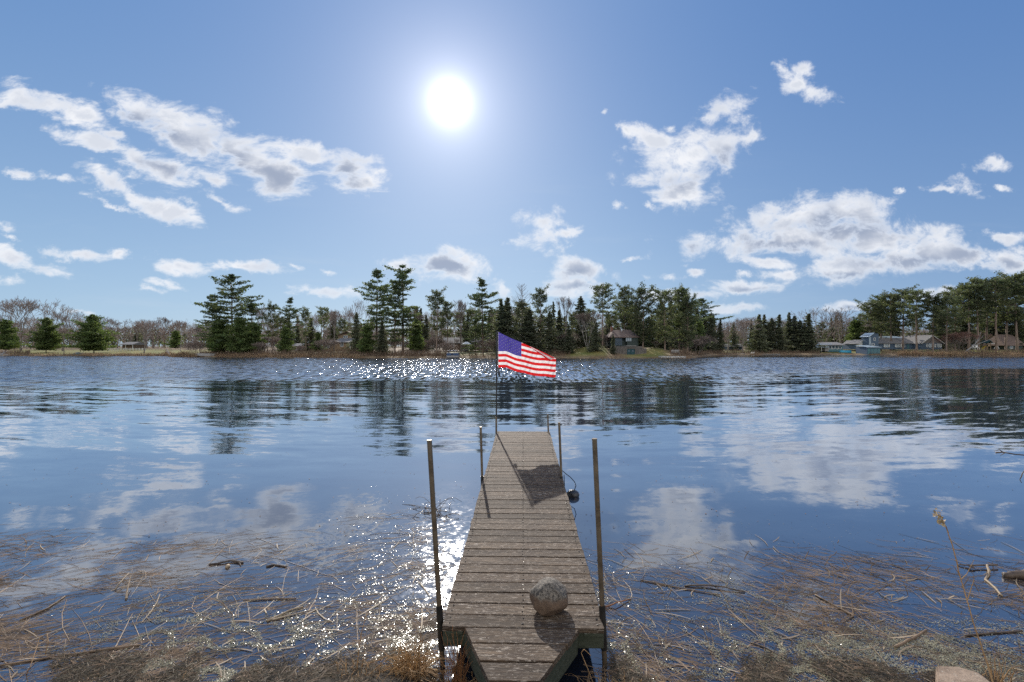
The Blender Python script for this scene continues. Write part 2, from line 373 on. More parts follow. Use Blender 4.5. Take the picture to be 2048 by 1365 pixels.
# surface slopes (x, y): wind chop, long crested ripples, faint undulation near the bank
sc1 = N.vm('MULTIPLY', slope(N.map(pos, rot=(0, 0, R(10)), sca=(.5, 1, 1)), 2.6, 3, .65), (.10, .22, 0))
sc2 = N.vm('MULTIPLY', slope(N.map(pos, rot=(0, 0, R(0)), sca=(1, .12, 1)), 5.0, 2, .5), (2.3, .88, 0))
bow = N.m('SUBTRACT', Y_, N.m('MULTIPLY', N.m('SQRT', N.m('ADD', N.m('MULTIPLY', X, X), 36.0)), .22))
rip = N.n('ShaderNodeCombineXYZ', {0: X, 1: bow, 2: 0.0}).outputs[0]
sr1 = N.vm('MULTIPLY', slope(N.map(rip, rot=(0, 0, R(-5)), sca=(.20, 1, 1)), 1.25, 2, .5, .4), (.045, .17, 0))
sr2 = N.vm('MULTIPLY', slope(N.map(rip, rot=(0, 0, R(12)), sca=(.34, 1, 1)), 3.8, 4, .65, .3), (.05, .15, 0))
pat = N.m('ADD', .40, N.m('MULTIPLY', N.noise(N.map(pos, sca=(.4, 1, 1)), .16, 2, .5), 1.1))
sn1 = N.vm('MULTIPLY', slope(N.map(pos, rot=(0, 0, R(-20)), sca=(.35, 1, 1)), 1.5, 3, .5, .5), (.05, .065, 0))
wr = N.m('MULTIPLY', N.m('MULTIPLY', N.ramp(X, -3.2, -.9), N.ramp(X, .3, -.3)), N.m('SUBTRACT', 1.0, N.ramp(Y_, 5.5, 8.5)))
sn2 = scl(slope(pos, 10, 4, .65), N.m('ADD', .022, N.m('MULTIPLY', wr, .34)))
sl_ = N.vm('ADD', scl(N.vm('ADD', N.vm('ADD', sc1, sc2), (0, -.085, 0)), chop), scl(N.vm('ADD', sr1, sr2), N.m('MULTIPLY', pat, swell)))
sl_ = N.vm('ADD', sl_, N.vm('ADD', sn1, N.vm('MULTIPLY', sn2, (1, 1, 0))))
nrm = N.vm('NORMALIZE', N.vm('ADD', sl_, (0, 0, 1)))
fr = N.m('ADD', .10, N.m('MULTIPLY', .90, N.m('POWER', N.n('ShaderNodeLayerWeight', {0: .5, 'Normal': nrm}).outputs['Facing'], 2.5)), clamp=True)
gl = N.n('ShaderNodeBsdfGlossy', {'Color': (.93, .96, 1, 1), 'Roughness': .05, 'Normal': nrm}).outputs[0]
deep = N.ramp(Y_, 4.0, 10)
body = N.n('ShaderNodeBsdfDiffuse', {'Color': (.022, .038, .072, 1)}).outputs[0]
tr = N.n('ShaderNodeBsdfTransparent', {0: (.62, .58, .56, 1)}).outputs[0]
opac = N.m('ADD', .30, N.m('MULTIPLY', deep, .70))
inner = N.n('ShaderNodeMixShader', {0: opac, 1: tr, 2: body}).outputs[0]
N.n('ShaderNodeOutputMaterial', {0: N.n('ShaderNodeMixShader', {0: fr, 1: inner, 2: gl}).outputs[0]})
ya = list(np.linspace(1.8, 12, 12)) + [16, 24, 40, 70, 100, 140]
wvx = [(t * max(y, 3), y, 0) for t in np.linspace(-3.3, 3.3, 40) for y in ya]
ii = np.arange(40 * len(ya)).reshape(40, len(ya))
w = mesh_np('water', np.array(wvx), np.stack([ii[:-1, :-1], ii[1:, :-1], ii[1:, 1:], ii[:-1, 1:]], -1).reshape(-1, 4), mw, smooth=True)
tag(w, 'blue rippled lake water mirroring the sky and pines', 'water', kind='structure')
# ================================================================ trees
def leaves(C, n, spread, size, rng, flat=0.0, out_dir=None):
    """n needle sprays round each centre C (k,3): small pointed quads facing every way"""
    C = np.repeat(C, n, 0); k = len(C)
    C = C + rng.normal(0, 1, (k, 3)) * (np.repeat(spread, n, 0) if hasattr(spread, 'shape') and spread.ndim == 2 else np.array(spread))
    d = rng.normal(0, 1, (k, 3)); d[:, 2] = d[:, 2] * (1 - flat) + .15
    if out_dir is not None: d += np.repeat(out_dir, n, 0) * 1.2
    d /= np.linalg.norm(d, axis=1, keepdims=True)
    e = np.cross(d, rng.normal(0, 1, (k, 3))); e /= np.linalg.norm(e, axis=1, keepdims=True) + 1e-9
    s = size * rng.uniform(.6, 1.4, (k, 1)); w = s * rng.uniform(.22, .42, (k, 1))
    V = np.stack([C - d * s * .5, C + e * w, C + d * s * .5, C - e * w], 1).reshape(-1, 3)
    return V, (np.arange(k) * 4)[:, None] + np.arange(4)[None]
def join(parts):
    V = []; Q = []; o = 0
    for v, f in parts: V.append(v); Q.append(f + o); o += len(v)
    return np.concatenate(V), np.concatenate(Q)
def trunk_line(H, rng, lean=0.01, n=9):
    z = np.linspace(0, H, n); w = np.cumsum(rng.normal(0, .05, (n, 2)), 0); w -= w[0]
    return np.stack([w[:, 0] + z * lean, w[:, 1], z], 1)
def at_h(line, z): return np.array([np.interp(z, line[:, 2], line[:, 0]), np.interp(z, line[:, 2], line[:, 1]), z])

def conifer(H, seed, start, prof, whorl, nb, up, ncl, nleaf, spread, size, rag=.3, r0=None, inner=.3, droop=0.0, gap=0.0, puff=False):
    """trunk + tiers of branches; prof(t) gives the branch length at relative height t"""
    rng = np.random.default_rng(seed); L = trunk_line(H, rng); r0 = r0 or H * .013
    lines = []; cs = []; sp = []; od = []; R0 = []
    z = start * H
    while z < H * .985:
        t = z / H; base = prof(t)
        if rng.random() > gap or t > .93:
            a0 = rng.uniform(0, 6.28)
            side = 1 + .25 * rng.normal()
            for k in range(nb):
                if rng.random() < .14: continue
                a = a0 + k * 6.28 / nb + rng.normal(0, .35); Lb = max(.15, base * side * (1 + rag * rng.normal() * .8))
                u = up(t) + rng.normal(0, .10)
                s = np.linspace(0, 1, 4)[:, None]
                hd = np.array([math.cos(a), math.sin(a), 0]); p0 = at_h(L, z)
                pts = p0 + hd * Lb * s * math.cos(u) + np.array([0, 0, 1.]) * (Lb * s * math.sin(u) + droop * Lb * s * s)
                lines.append(pts); R0.append(max(.025, .011 * Lb + .012 * (1 - t)))
                m = max(1, int(round(ncl * (Lb / 2.5) ** .8)))
                for j in range(m):
                    q = inner + (1 - inner) * (j + rng.random()) / m
                    c = pts[0] * (1 - q) + pts[-1] * q if q < 1 else pts[-1]
                    c = c + np.cross(hd, [0, 0, 1]) * rng.normal(0, .13 * Lb * (1.15 - q) + .05)
                    if puff: c = c + np.array([0, 0, abs(rng.normal(0, .15))])
                    cs.append(c); od.append(hd * .8 + np.array([0, 0, .3])); f_ = min(1.0, .25 + Lb / 2.2); sp.append([q_ * f_ for q_ in spread])
        z += whorl * H * rng.uniform(.7, 1.3) * (1.0 if t < .8 else .7)
    cs = np.array(cs); sp = np.array(sp)
    rr = np.linspace(r0, .03, len(L))
    tv = segs(L[:-1], L[1:], rr[:-1], rr[1:], 7); bv = polytubes(lines, R0, .012, 3)
    lf = leaves(cs, nleaf, sp, size, rng, .35, np.array(od))
    return join([tv, bv]), lf

def bare(H, seed, split=.3, spread_a=.55, n0=4, levels=6, nch=3, r0=None, lean=0, upb=.25, ratio=.70, twig=.022, first=None, stems=1):
    rng = np.random.default_rng(seed); r0 = r0 or H * .016
    A = []; B = []; ra = []; rb = []; fine = []
    cur = []
    for s_ in range(stems):
        an = rng.uniform(0, 6.28); tilt = (0.06 if stems == 1 else .16)
        d = np.array([math.cos(an) * tilt + lean, math.sin(an) * tilt * .6, 1.]); d /= np.linalg.norm(d)
        p = np.array([math.cos(an), math.sin(an), 0]) * (0 if stems == 1 else .25); rr = r0 * (1 if stems == 1 else .6)
        nseg = 4; Ls = H * split / nseg
        for i in range(nseg):
            q = p + d * Ls; A.append(p); B.append(q); ra.append(rr); rb.append(rr * .93); rr *= .93; fine.append(0)
            p = q; d = d + rng.normal(0, .05, 3); d /= np.linalg.norm(d)
        cur.append((p, d, rr, (first or H * (1 - split) * .36)))
    for lv in range(levels):
        nxt = []
        for (p, d, rr, Lb) in cur:
            n = n0 if lv == 0 else nch
            ph = rng.uniform(0, 6.28)
            for k in range(n):
                if lv > 0 and rng.random() < .12: continue
                sa = spread_a * rng.uniform(.35, 1.25) * (.35 if (k == 0 and lv < 3) else 1)
                a = ph + k * 6.28 / n + rng.normal(0, .3)
                u = np.cross(d, [0.3, .9, .1]); u /= np.linalg.norm(u); v = np.cross(d, u)
                nd = d * math.cos(sa) + (u * math.cos(a) + v * math.sin(a)) * math.sin(sa); nd[2] += upb * (.5 if lv < 4 else .2); nd /= np.linalg.norm(nd)
                L1 = Lb * rng.uniform(.7, 1.25)
                st = p - d * Lb * rng.uniform(0, .45) if lv > 0 and k > 0 else p
                mid = st + nd * L1 * .5 + rng.normal(0, .04 * L1, 3); nd2 = nd + rng.normal(0, .12, 3); nd2 /= np.linalg.norm(nd2)
                q = mid + nd2 * L1 * .5
                r1 = max(twig, rr * (.62 if k else .78)); r2 = max(twig * .8, r1 * .75)
                A += [st, mid]; B += [mid, q]; ra += [r1, (r1 + r2) / 2]; rb += [(r1 + r2) / 2, r2]; f_ = 1 if lv >= 3 else 0; fine += [f_, f_]
                nxt.append((q, nd2, r2, Lb * ratio))
        cur = nxt
    A = np.array(A); B = np.array(B); ra = np.array(ra); rb = np.array(rb); fine = np.array(fine)
    top = B[:, 2].max(); s = H / top; A = A * s; B = B * s
    a = fine == 0
    return segs(A[a], B[a], ra[a], rb[a], 5), segs(A[~a], B[~a], ra[~a], rb[~a], 3)

M_ = {}
M_['bark'] = mat('pine_bark', (.085, .062, .047), (.16, .12, .09), 3, .9, island=.15, sca=(1, 1, .25))
M_['redbark'] = mat('red_pine_bark', (.17, .12, .09), (.29, .225, .185), 3, .9, sca=(1, 1, .25))
M_['greybark'] = mat('grey_bark', (.15, .125, .11), (.27, .235, .21), 3, .9, sca=(1, 1, .3))
M_['birch'] = mat('birch_bark', (.50, .46, .42), (.22, .19, .17), 2.5, .8, sca=(1, 1, .6))
M_['twig'] = mat('bare_twigs', (.20, .155, .135), (.29, .235, .205), .5, .85, island=.3, objr=.2)
M_['twigred'] = mat('reddish_twigs', (.22, .12, .10), (.28, .17, .14), .5, .85, island=.3)
M_['pine'] = mat('pine_needles', (.075, .110, .062), (.140, .165, .080), .6, .6, trans=.42, island=.45, objr=.22, spec=.35)
M_['redpine'] = mat('red_pine_needles', (.080, .105, .058), (.145, .155, .085), .6, .6, trans=.42, island=.45, objr=.22, spec=.35)
M_['spruce'] = mat('spruce_needles', (.095, .115, .080), (.155, .160, .110), .7, .6, trans=.44, island=.4, objr=.22, spec=.3)
M_['cedar'] = mat('yellow_green_needles', (.085, .130, .048), (.150, .185, .068), .7, .6, trans=.45, island=.4, objr=.15, spec=.3)

def lerp(t, pts): return float(np.interp(t, [p[0] for p in pts], [p[1] for p in pts]))
PROTO = {}
def reg(kind, H, maker, tm, cm, nm='pine_tree', part='crown'):
    PROTO.setdefault(kind, []).append(dict(H=H, maker=maker, tm=tm, cm=cm, nm=nm, part=part, src=None))
for s in range(4):      # tall white pine: open storeyed crown
    pr = [[(0, .6), (.2, 2.6), (.35, 4.0), (.55, 3.7), (.72, 2.9), (.88, 1.7), (.96, .7), (1, .2)], [(0, .5), (.2, 1.6), (.4, 3.3), (.6, 3.6), (.75, 3.0), (.9, 1.9), (.96, .7), (1, .2)],
          [(0, 2.0), (.25, 4.2), (.5, 4.4), (.7, 3.3), (.85, 2.1), (.96, .7), (1, .2)], [(0, 1.0), (.3, 2.2), (.45, 2.8), (.6, 3.1), (.8, 2.5), (.92, 1.3), (.96, .6), (1, .2)]][s]
    reg('white_pine', 20, (lambda s=s, pr=pr: conifer(20, 10 + s, [.20, .22, .08, .3][s], lambda t: lerp(t, pr), .046, 6, lambda t: -.04 + .62 * t ** 2.2, 6, 15, (.34, .34, .14), .36, rag=.42, inner=.28, gap=.13, droop=.10)), 'bark', 'pine')
for s in range(4):      # red pine: bare stem and rounded tufted crown
    pr = [[(0.2, .6), (.45, 1.5), (.62, 2.7), (.78, 2.9), (.9, 2.1), (1, .9)], [(0.2, 1.0), (.4, 2.2), (.6, 2.9), (.75, 2.7), (.9, 1.9), (1, .8)],
          [(0.2, .5), (.5, 1.2), (.68, 2.4), (.82, 2.8), (.93, 1.9), (1, .9)], [(.1, 1.6), (.3, 2.6), (.5, 3.2), (.7, 3.1), (.88, 2.1), (1, .7)]][s]
    reg('red_pine', 18, (lambda s=s, pr=pr: conifer(18, 30 + s, [.42, .30, .52, .14][s], lambda t: lerp(t, pr), .050, 6, lambda t: .05 + .55 * t ** 2, 5, 17, (.30, .30, .22), .34, rag=.42, inner=.42, gap=.08, droop=.12, puff=True)), 'redbark', 'redpine')
for s in range(4):      # spruce / fir: narrow spire
    w = [3.1, 2.7, 3.5, 2.2][s]
    reg('spruce', 13, (lambda s=s, w=w: conifer(13, 50 + s, .05, lambda t, w=w: w * (1 - t) ** .95 * (.55 + min(.45, t * 3)) * (1.12 if int(t * 17) % 2 else .82) + .06, .026, 8, lambda t: -.22 + .5 * t, 5, 12, (.20, .20, .10), .30, rag=.2, inner=.12)), 'bark', 'spruce', 'spruce_tree')
for s in range(2):      # young bushy pine
    w = [4.3, 3.4][s]
    reg('bushy_pine', 9, (lambda s=s, w=w: conifer(9, 70 + s, .10, lambda t, w=w: w * (1 - t) ** .75 * (.6 + .4 * min(1, t * 4)) * (1.15 if int(t * 9) % 2 else .72) + .1, .045, 8, lambda t: .02 + .6 * t, 6, 18, (.30, .30, .15), .34, rag=.25, inner=.15)), 'bark', 'cedar')
for s in range(5):      # leafless broadleaf
    reg('bare_tree', 13, (lambda s=s: bare(13, 90 + s, [.28, .2, .34, .25, .4][s], [.46, .52, .42, .52, .36][s], [4, 5, 4, 3, 4][s], 6, 3, ratio=[.74, .72, .7, .76, .7][s], upb=.38)), 'greybark', 'twig', 'bare_tree', 'branches')
reg('birch', 12, lambda: bare(12, 120, .45, .4, 4, 6, 3, lean=-.12, r0=.13, upb=.2, stems=3), 'birch', 'twig', 'birch_tree', 'branches')
reg('birch', 12, lambda: bare(12, 124, .5, .4, 3, 6, 3, lean=.05, r0=.14, upb=.3), 'birch', 'twig', 'birch_tree', 'branches')
reg('red_shrub', 6, lambda: bare(6, 131, .1, .45, 5, 5, 3, r0=.06, stems=4, twig=.018), 'greybark', 'twigred', 'bare_shrub', 'branches')
reg('shrub', 4, lambda: bare(4, 137, .08, .5, 5, 5, 3, r0=.04, stems=4, twig=.014), 'greybark', 'twig', 'bare_shrub', 'branches')
def dead_spruce(H, seed):      # fan of naked upswept limbs at the head of a spruce
    rng = np.random.default_rng(seed); L = trunk_line(H, rng); A = []; 
    for i in range(46):
        t = rng.uniform(.66, .99); p = at_h(L, t * H); a = rng.uniform(0, 6.28); Lb = 2.9 * (1.12 - t) / .4 * rng.uniform(.6, 1)
        Lb = min(Lb, 2.4); h = np.array([math.cos(a), math.sin(a), 0.])
        s = np.linspace(0, 1, 5)[:, None]; A.append(p + h * Lb * .85 * s + np.array([0, 0, 1.]) * Lb * (.15 * s + .75 * s * s))
    rr = np.linspace(.2, .03, len(L)); tv = segs(L[:-1], L[1:], rr[:-1], rr[1:], 7); bv = polytubes(A, .035, .02, 3)
    _, lf = conifer(H * .8, seed, .06, lambda t: 3.0 * (1 - t) ** .6 + .1, .03, 8, lambda t: -.2 + .4 * t, 5, 8, (.22, .22, .12), .30)
    return join([tv, bv]), lf
reg('dead_top', 17, lambda: dead_spruce(17, 140), 'greybark', 'spruce', 'spruce_tree')

ALLTREES = []
def tree(kind, v, px, top, d, label, group=None, sx=1.0, base=None, rz=None, cat='tree', ymin=None):
    """tree of a kind whose top stands at row `top`, d metres behind the waterline at column px"""
    pr = PROTO[kind][v % len(PROTO[kind])]
    Y = shore(px) + d; x = (px - 1024) / F * Y; z0 = ground_h(x, Y) - .05
    H = (EYE - (top - HZ) / F * Y - z0) * (.94 if kind == 'red_pine' else 1); s = H / pr['H']
    o = empty(pr['nm'], (x, Y, z0), (0, 0, rz if rz is not None else (px * 12.9898) % 6.283))
    k = s * sx
    o.scale = (k, k, s)
    tag(o, label, cat, group); ALLTREES.append(o)
    if pr['src'] is None:
        (tv, tf), (cv, cf) = pr['maker']()
        a = mesh_np('trunk', tv, tf, M_[pr['tm']], o); c = mesh_np(pr['part'], cv, cf, M_[pr['cm']], o)
        pr['src'] = (a, c)
    else:
        for q in pr['src']:
            c = q.copy(); sc.collection.objects.link(c); c.parent = o
    return o

T = tree
# ---- left shore
T('bare_tree', 0, 18, 592, 30, 'tall bare tree at the far left edge of the shore', sx=1.1)
T('bare_tree', 3, 42, 594, 26, 'wide bare tree behind the driftwood on the far left lawn', sx=1.2)
T('bare_tree', 1, 88, 596, 28, 'broad leafless tree right above the small dark pine, far left', sx=1.2)
T('bare_tree', 2, 125, 622, 24, 'bare tree leaning right between two small left pines', sx=1.1)
T('bushy_pine', 1, 12, 640, 14, 'dull green bushy pine cut by the left picture edge', sx=1.0)
T('bushy_pine', 0, 92, 636, 9, 'small dark lopsided pine on the left lawn', sx=.8)
T('bushy_pine', 0, 188, 630, 8, 'round full green pine standing alone on the left lawn', sx=.95)
T('bare_tree', 4, 128, 655, 6, 'slim bare tree beside the round green lawn pine', sx=.9)
T('bare_tree', 2, 288, 640, 5, 'dark bare tree standing in front of the white paddock fence', sx=1.1)
T('birch', 1, 360, 640, 6, 'thin white birch at the left edge of the tall pine clump', sx=.8)
T('birch', 0, 400, 650, 9, 'pale leaning birch in front of the left pine clump', sx=.8)
# ---- the big left pine clump
T('white_pine', 2, 462, 547, 7, 'tallest white pine of the clump on the left shore', sx=1.12)
T('white_pine', 0, 425, 588, 5, 'white pine on the left flank of the tallest shore pine', sx=.95)
T('white_pine', 1, 503, 592, 9, 'white pine on the right flank of the tallest left pine', sx=.9)
T('bushy_pine', 1, 440, 640, 4, 'low bushy pine under the left flank of the pine clump', sx=1.1)
T('bushy_pine', 0, 480, 636, 3.5, 'broad low evergreen at the foot of the left pine clump', sx=.9)
T('bushy_pine', 1, 512, 648, 5, 'green bushy pine at the right foot of the left clump', sx=.9)
T('bare_tree', 2, 522, 610, 12, 'bare forked tree right behind the left pine clump', sx=.8)
T('red_pine', 1, 545, 606, 12, 'slender spire topped pine between the left clump and the bushy pine', sx=.7)
T('white_pine', 3, 578, 596, 8, 'feathery pine left of the tan house, half as tall as the clump', sx=.85)
T('bushy_pine', 1, 572, 655, 5, 'low green pine in front of the feathery pine', sx=.9)
T('red_pine', 0, 612, 616, 10, 'thin tufted pine left of the tan house', sx=.75)
T('red_pine', 2, 648, 612, 14, 'thin tufted pine standing over the tan house', sx=.8)
T('bare_tree', 4, 668, 618, 7, 'bare tree growing in front of the tan house', sx=.8)
T('bushy_pine', 1, 636, 665, 7, 'small green pine beside the tan house wall', sx=.8)
T('bare_tree', 1, 715, 596, 16, 'bare round headed tree left of the central tall pines', sx=.8)
T('spruce', 2, 712, 624, 7, 'dark spruce at the right corner of the tan house', sx=1.0)
# ---- central tall pines
T('white_pine', 3, 752, 539, 9, 'left one of the two tall central white pines', sx=1.0, rz=1)
T('white_pine', 1, 806, 528, 6, 'tallest central white pine with upswept right boughs', sx=1.15)
T('white_pine', 0, 790, 560, 4, 'dark pine in front of the two tall central pines', sx=.8)
T('bushy_pine', 1, 735, 650, 4, 'low dark evergreen beneath the tall central pines, left side', sx=1.0)
T('spruce', 0, 765, 640, 3.5, 'small spruce between the trunks of the central pines', sx=1.2)
T('bushy_pine', 1, 832, 640, 9, 'yellow green pine right of the tall central pines', sx=.8)
T('red_pine', 0, 873, 580, 5, 'round headed red pine behind the blue pontoon boat', sx=.95)
T('red_pine', 1, 896, 600, 9, 'fuller red pine next to the round headed one', sx=.85)
T('birch', 1, 908, 620, 13, 'pale birch near the white porch, left of the flag', sx=.8)
T('bare_tree', 4, 922, 598, 18, 'thin grey bare tree behind the white gazebo', sx=.8)
T('white_pine', 3, 966, 558, 5, 'tall pine with bare lower trunk just left of the flag', sx=.95, rz=2.2)
T('white_pine', 2, 950, 640, 7, 'dense low pine left of the tall trunk by the flag', sx=1.3)
T('spruce', 1, 1002, 598, 12, 'narrow spruce right behind the flag pole', sx=1.4)
T('spruce', 0, 1016, 594, 9, 'spruce peak just right of the flag pole', sx=1.5)
T('dead_top', 0, 1043, 570, 7, 'spruce with a bare fan shaped dead top behind the flag', sx=1.4)
T('red_pine', 0, 1080, 576, 9, 'round crowned red pine right of the dead topped spruce', sx=.9)
T('spruce', 3, 1107, 602, 13, 'needle thin black spruce spire right of the flag', sx=.7)
T('spruce', 2, 1098, 622, 6, 'yellowish spruce right above the flag tip', sx=1.5)
T('spruce', 0, 1060, 618, 4, 'broad dark spruce above the flag stripes', sx=1.9)
T('spruce', 1, 1119, 622, 9, 'mid green spruce between the thin spire and the birches', sx=1.5)
T('bare_tree', 4, 1132, 592, 14, 'brown bare tree rising behind the leaning birches', sx=.8)
T('spruce', 2, 1163, 592, 10, 'brownish spruce behind the leaning white birches', sx=1.2)
T('birch', 0, 1176, 622, 5, 'clump of leaning white birches above the grassy mound', sx=1.15, rz=.3)
T('spruce', 0, 1138, 650, 4, 'dark low spruce left of the white birches', sx=1.3)
T('red_pine', 2, 1205, 565, 6, 'tall red pine with a wide tufted head left of the cabin', sx=1.15)
T('spruce', 2, 1192, 650, 3.5, 'dense dark spruce against the left wall of the brown cabin', sx=1.3)
T('spruce', 1, 1226, 668, 2.5, 'small bright green spruce in front of the cabin wall', sx=1.0)
T('red_pine', 0, 1250, 572, 16, 'red pine head rising above the cabin roof', sx=.9)
T('red_pine', 3, 1286, 574, 8, 'wide full pine right of the brown cabin', sx=1.15)
T('red_pine', 1, 1270, 600, 14, 'olive pine crowding over the cabin chimney', sx=1.0)
T('red_pine', 3, 1330, 578, 6, 'broad olive pine behind the white boat dock', sx=1.15, rz=2)
T('red_pine', 0, 1358, 576, 9, 'tufted pine near the end of the wooded point', sx=.9)
T('red_pine', 3, 1375, 590, 6, 'dense pine on the tip of the wooded point', sx=.9)
T('white_pine', 0, 1368, 575, 8, 'pine on the point with a long bough reaching right', sx=.95, rz=4)
T('bushy_pine', 1, 1395, 640, 12, 'low green pine at the right end of the wooded point', sx=.9)
# ---- bay behind the point
T('spruce', 2, 1422, 624, 10, 'spruce just right of the wooded point, first in the bay', sx=.8)
T('spruce', 0, 1440, 636, 8, 'second spruce in the bay, left of the wide bare tree', sx=.8)
T('bare_tree', 3, 1485, 632, 5, 'wide dark bare tree on the bay lawn above the small dock', sx=1.2, rz=.5)
T('spruce', 1, 1503, 640, 16, 'grey green spruce behind the bare bay tree', sx=1.0)
for i, (px, top, lab) in enumerate([(1519, 628, 'leftmost tall spruce of the row in the bay'), (1529, 629, 'second spruce of the bay row'), (1543, 636, 'third and lower spruce of the bay row'),
    (1560, 628, 'spruce in the bay row with a sharp spire, left of the sharpest one'), (1579, 624, 'spruce with the sharpest spire in the bay row'), (1590, 632, 'full dark spruce near the right end of the bay row'),
    (1599, 640, 'shorter spruce tucked into the right end of the bay row'), (1619, 626, 'big rightmost spruce beside the teal boathouse')]):
    T('spruce', i, px, top, 6 + (i * 5) % 7, lab, 'spruces lining the bay', sx=[1.4, 1.15, 1.3, 1.4, 1.1, 1.6, 1.4, 1.7][i])
T('bare_tree', 1, 1640, 612, 28, 'large bare tree behind the teal boathouse', sx=1.3)
T('bare_tree', 0, 1680, 613, 24, 'large bare tree left of the blue grey tower', sx=1.1)
T('bushy_pine', 1, 1712, 640, 22, 'olive pine between the bare tree and the tower', sx=1.0)
# ---- right wood of red pines
RP = [(1742, 602, 22), (1762, 590, 26), (1782, 584, 20), (1806, 577, 18), (1833, 577, 9), (1866, 588, 8), (1893, 590, 7), (1910, 572, 18), (1938, 566, 12), (1957, 557, 11), (1972, 556, 22), (1993, 552, 10), (2012, 552, 14), (2034, 547, 12), (2060, 545, 16)]
WHERE = ['leftmost red pine of the right hand wood, above the tower', 'red pine behind the roof of the long blue house, left part', 'red pine over the middle of the long blue house roof',
         'tall red pine over the right half of the long house', 'red pine with a pale bare trunk in front of the long house', 'red pine leaning in front of the right gable of the long house',
         'low crowned red pine on the reedy bank right of the long house', 'red pine right of the long house gable', 'red pine with a slanting pale trunk above the fallen limbs', 'straight red pine just left of the wooden play set',
         'dark red pine behind the play set', 'tall red pine with a pale trunk right of the play set', 'red pine in front of the brown steep roof', 'high red pine at the right picture edge', 'red pine half cut off by the right picture edge']
for i, ((px, top, d), lab) in enumerate(zip(RP, WHERE)):
    T('red_pine', [3, 0, 1, 0, 2, 0, 1, 0, 2, 0, 1, 2, 0, 0, 2][i], px, top, d, lab, 'red pines of the right hand wood', sx=1.2)
for i, (px, top, d, lab) in enumerate([(1925, 615, 20, 'dark spruce deep in the right hand wood, left one'), (1990, 600, 26, 'dark spruce behind the play set'), (2030, 610, 22, 'dark green spruce beside the brown steep roof'), (1880, 620, 30, 'spruce peeping over the long house gable')]):
    T('spruce', i, px, top, d, lab, sx=1.5)
T('red_shrub', 0, 1922, 660, 9, 'reddish leafless shrub on the bank right of the long house', sx=1.6, cat='shrub')
T('red_shrub', 0, 1900, 672, 14, 'smaller reddish leafless shrub beside the long house', sx=1.5, cat='shrub')
# ---- the wood behind: things nothing tells apart share a label
rng = random.Random(5)
def wood(x0, x1, n, kinds, t0, t1, d0, d1, label, group, sx=(1.0, 1.3), cat='tree'):
    for i in range(n):
        px = x0 + (x1 - x0) * (i + rng.random()) / n
        k, v = rng.choice(kinds)
        if cat == 'shrub' and (655 < px < 708 or 1212 < px < 1305): continue
        kw = {'bare_tree': 'leafless grey brown tree', 'spruce': 'narrow dark spruce', 'bushy_pine': 'bushy low pine', 'red_pine': 'tufted pine', 'white_pine': 'layered pine', 'shrub': 'bare brown shrub'}[k]
        T(k, v if v >= 0 else rng.randrange(5), px, rng.uniform(t0, t1), rng.uniform(d0, d1), kw + ' ' + label, kw + ', ' + group, sx=rng.uniform(*sx), rz=rng.uniform(0, 6.28), cat=cat)
B_ = [('bare_tree', -1)]; MX = [('bare_tree', -1), ('bare_tree', -1), ('bare_tree', -1), ('spruce', -1), ('red_pine', -1)]; EV = [('spruce', -1), ('red_pine', 3), ('spruce', -1), ('white_pine', 2)]
wood(-20, 420, 34, B_, 630, 655, 35, 75, 'in the wood behind the left lawn', 'bare wood behind the left lawn', (1.0, 1.5))
wood(-20, 420, 5, [('spruce', -1), ('bushy_pine', 1)], 655, 670, 30, 60, 'among the bare wood behind the left lawn', 'low evergreens behind the left lawn')
wood(500, 760, 27, MX, 618, 650, 25, 60, 'in the mixed wood behind the tan house', 'mixed wood behind the tan house')
wood(820, 1000, 19, MX, 612, 645, 25, 60, 'in the mixed wood behind the white gazebo', 'mixed wood behind the gazebo')
wood(1000, 1240, 26, MX, 606, 640, 18, 50, 'in the dark wood behind the flag', 'dark wood behind the flag')
wood(1240, 1410, 20, EV, 596, 640, 18, 45, 'in the evergreen wood behind the cabin', 'evergreen wood behind the cabin')
wood(1400, 1640, 24, MX, 630, 656, 20, 60, 'in the low far wood behind the bay', 'far wood behind the bay')
wood(1640, 1760, 13, MX, 626, 652, 35, 70, 'far behind the teal boathouse and driveway', 'far trees behind the driveway')
wood(1740, 2080, 15, [('red_pine', -1), ('red_pine', 3), ('spruce', -1)], 595, 630, 28, 60, 'in the deep wood behind the long blue house', 'deep pine wood on the right')
wood(380, 1000, 34, [('bare_tree', 4), ('shrub', 0), ('shrub', 0)], 672, 692, 4, 18, 'among the left and central shore pines', 'undergrowth on the left and central shore', (1.0, 1.8), 'shrub')
wood(1010, 1400, 14, [('spruce', -1), ('shrub', 0)], 660, 685, 7, 16, 'in the low undergrowth around the cabin', 'undergrowth round the cabin', (1.2, 1.8), 'shrub')
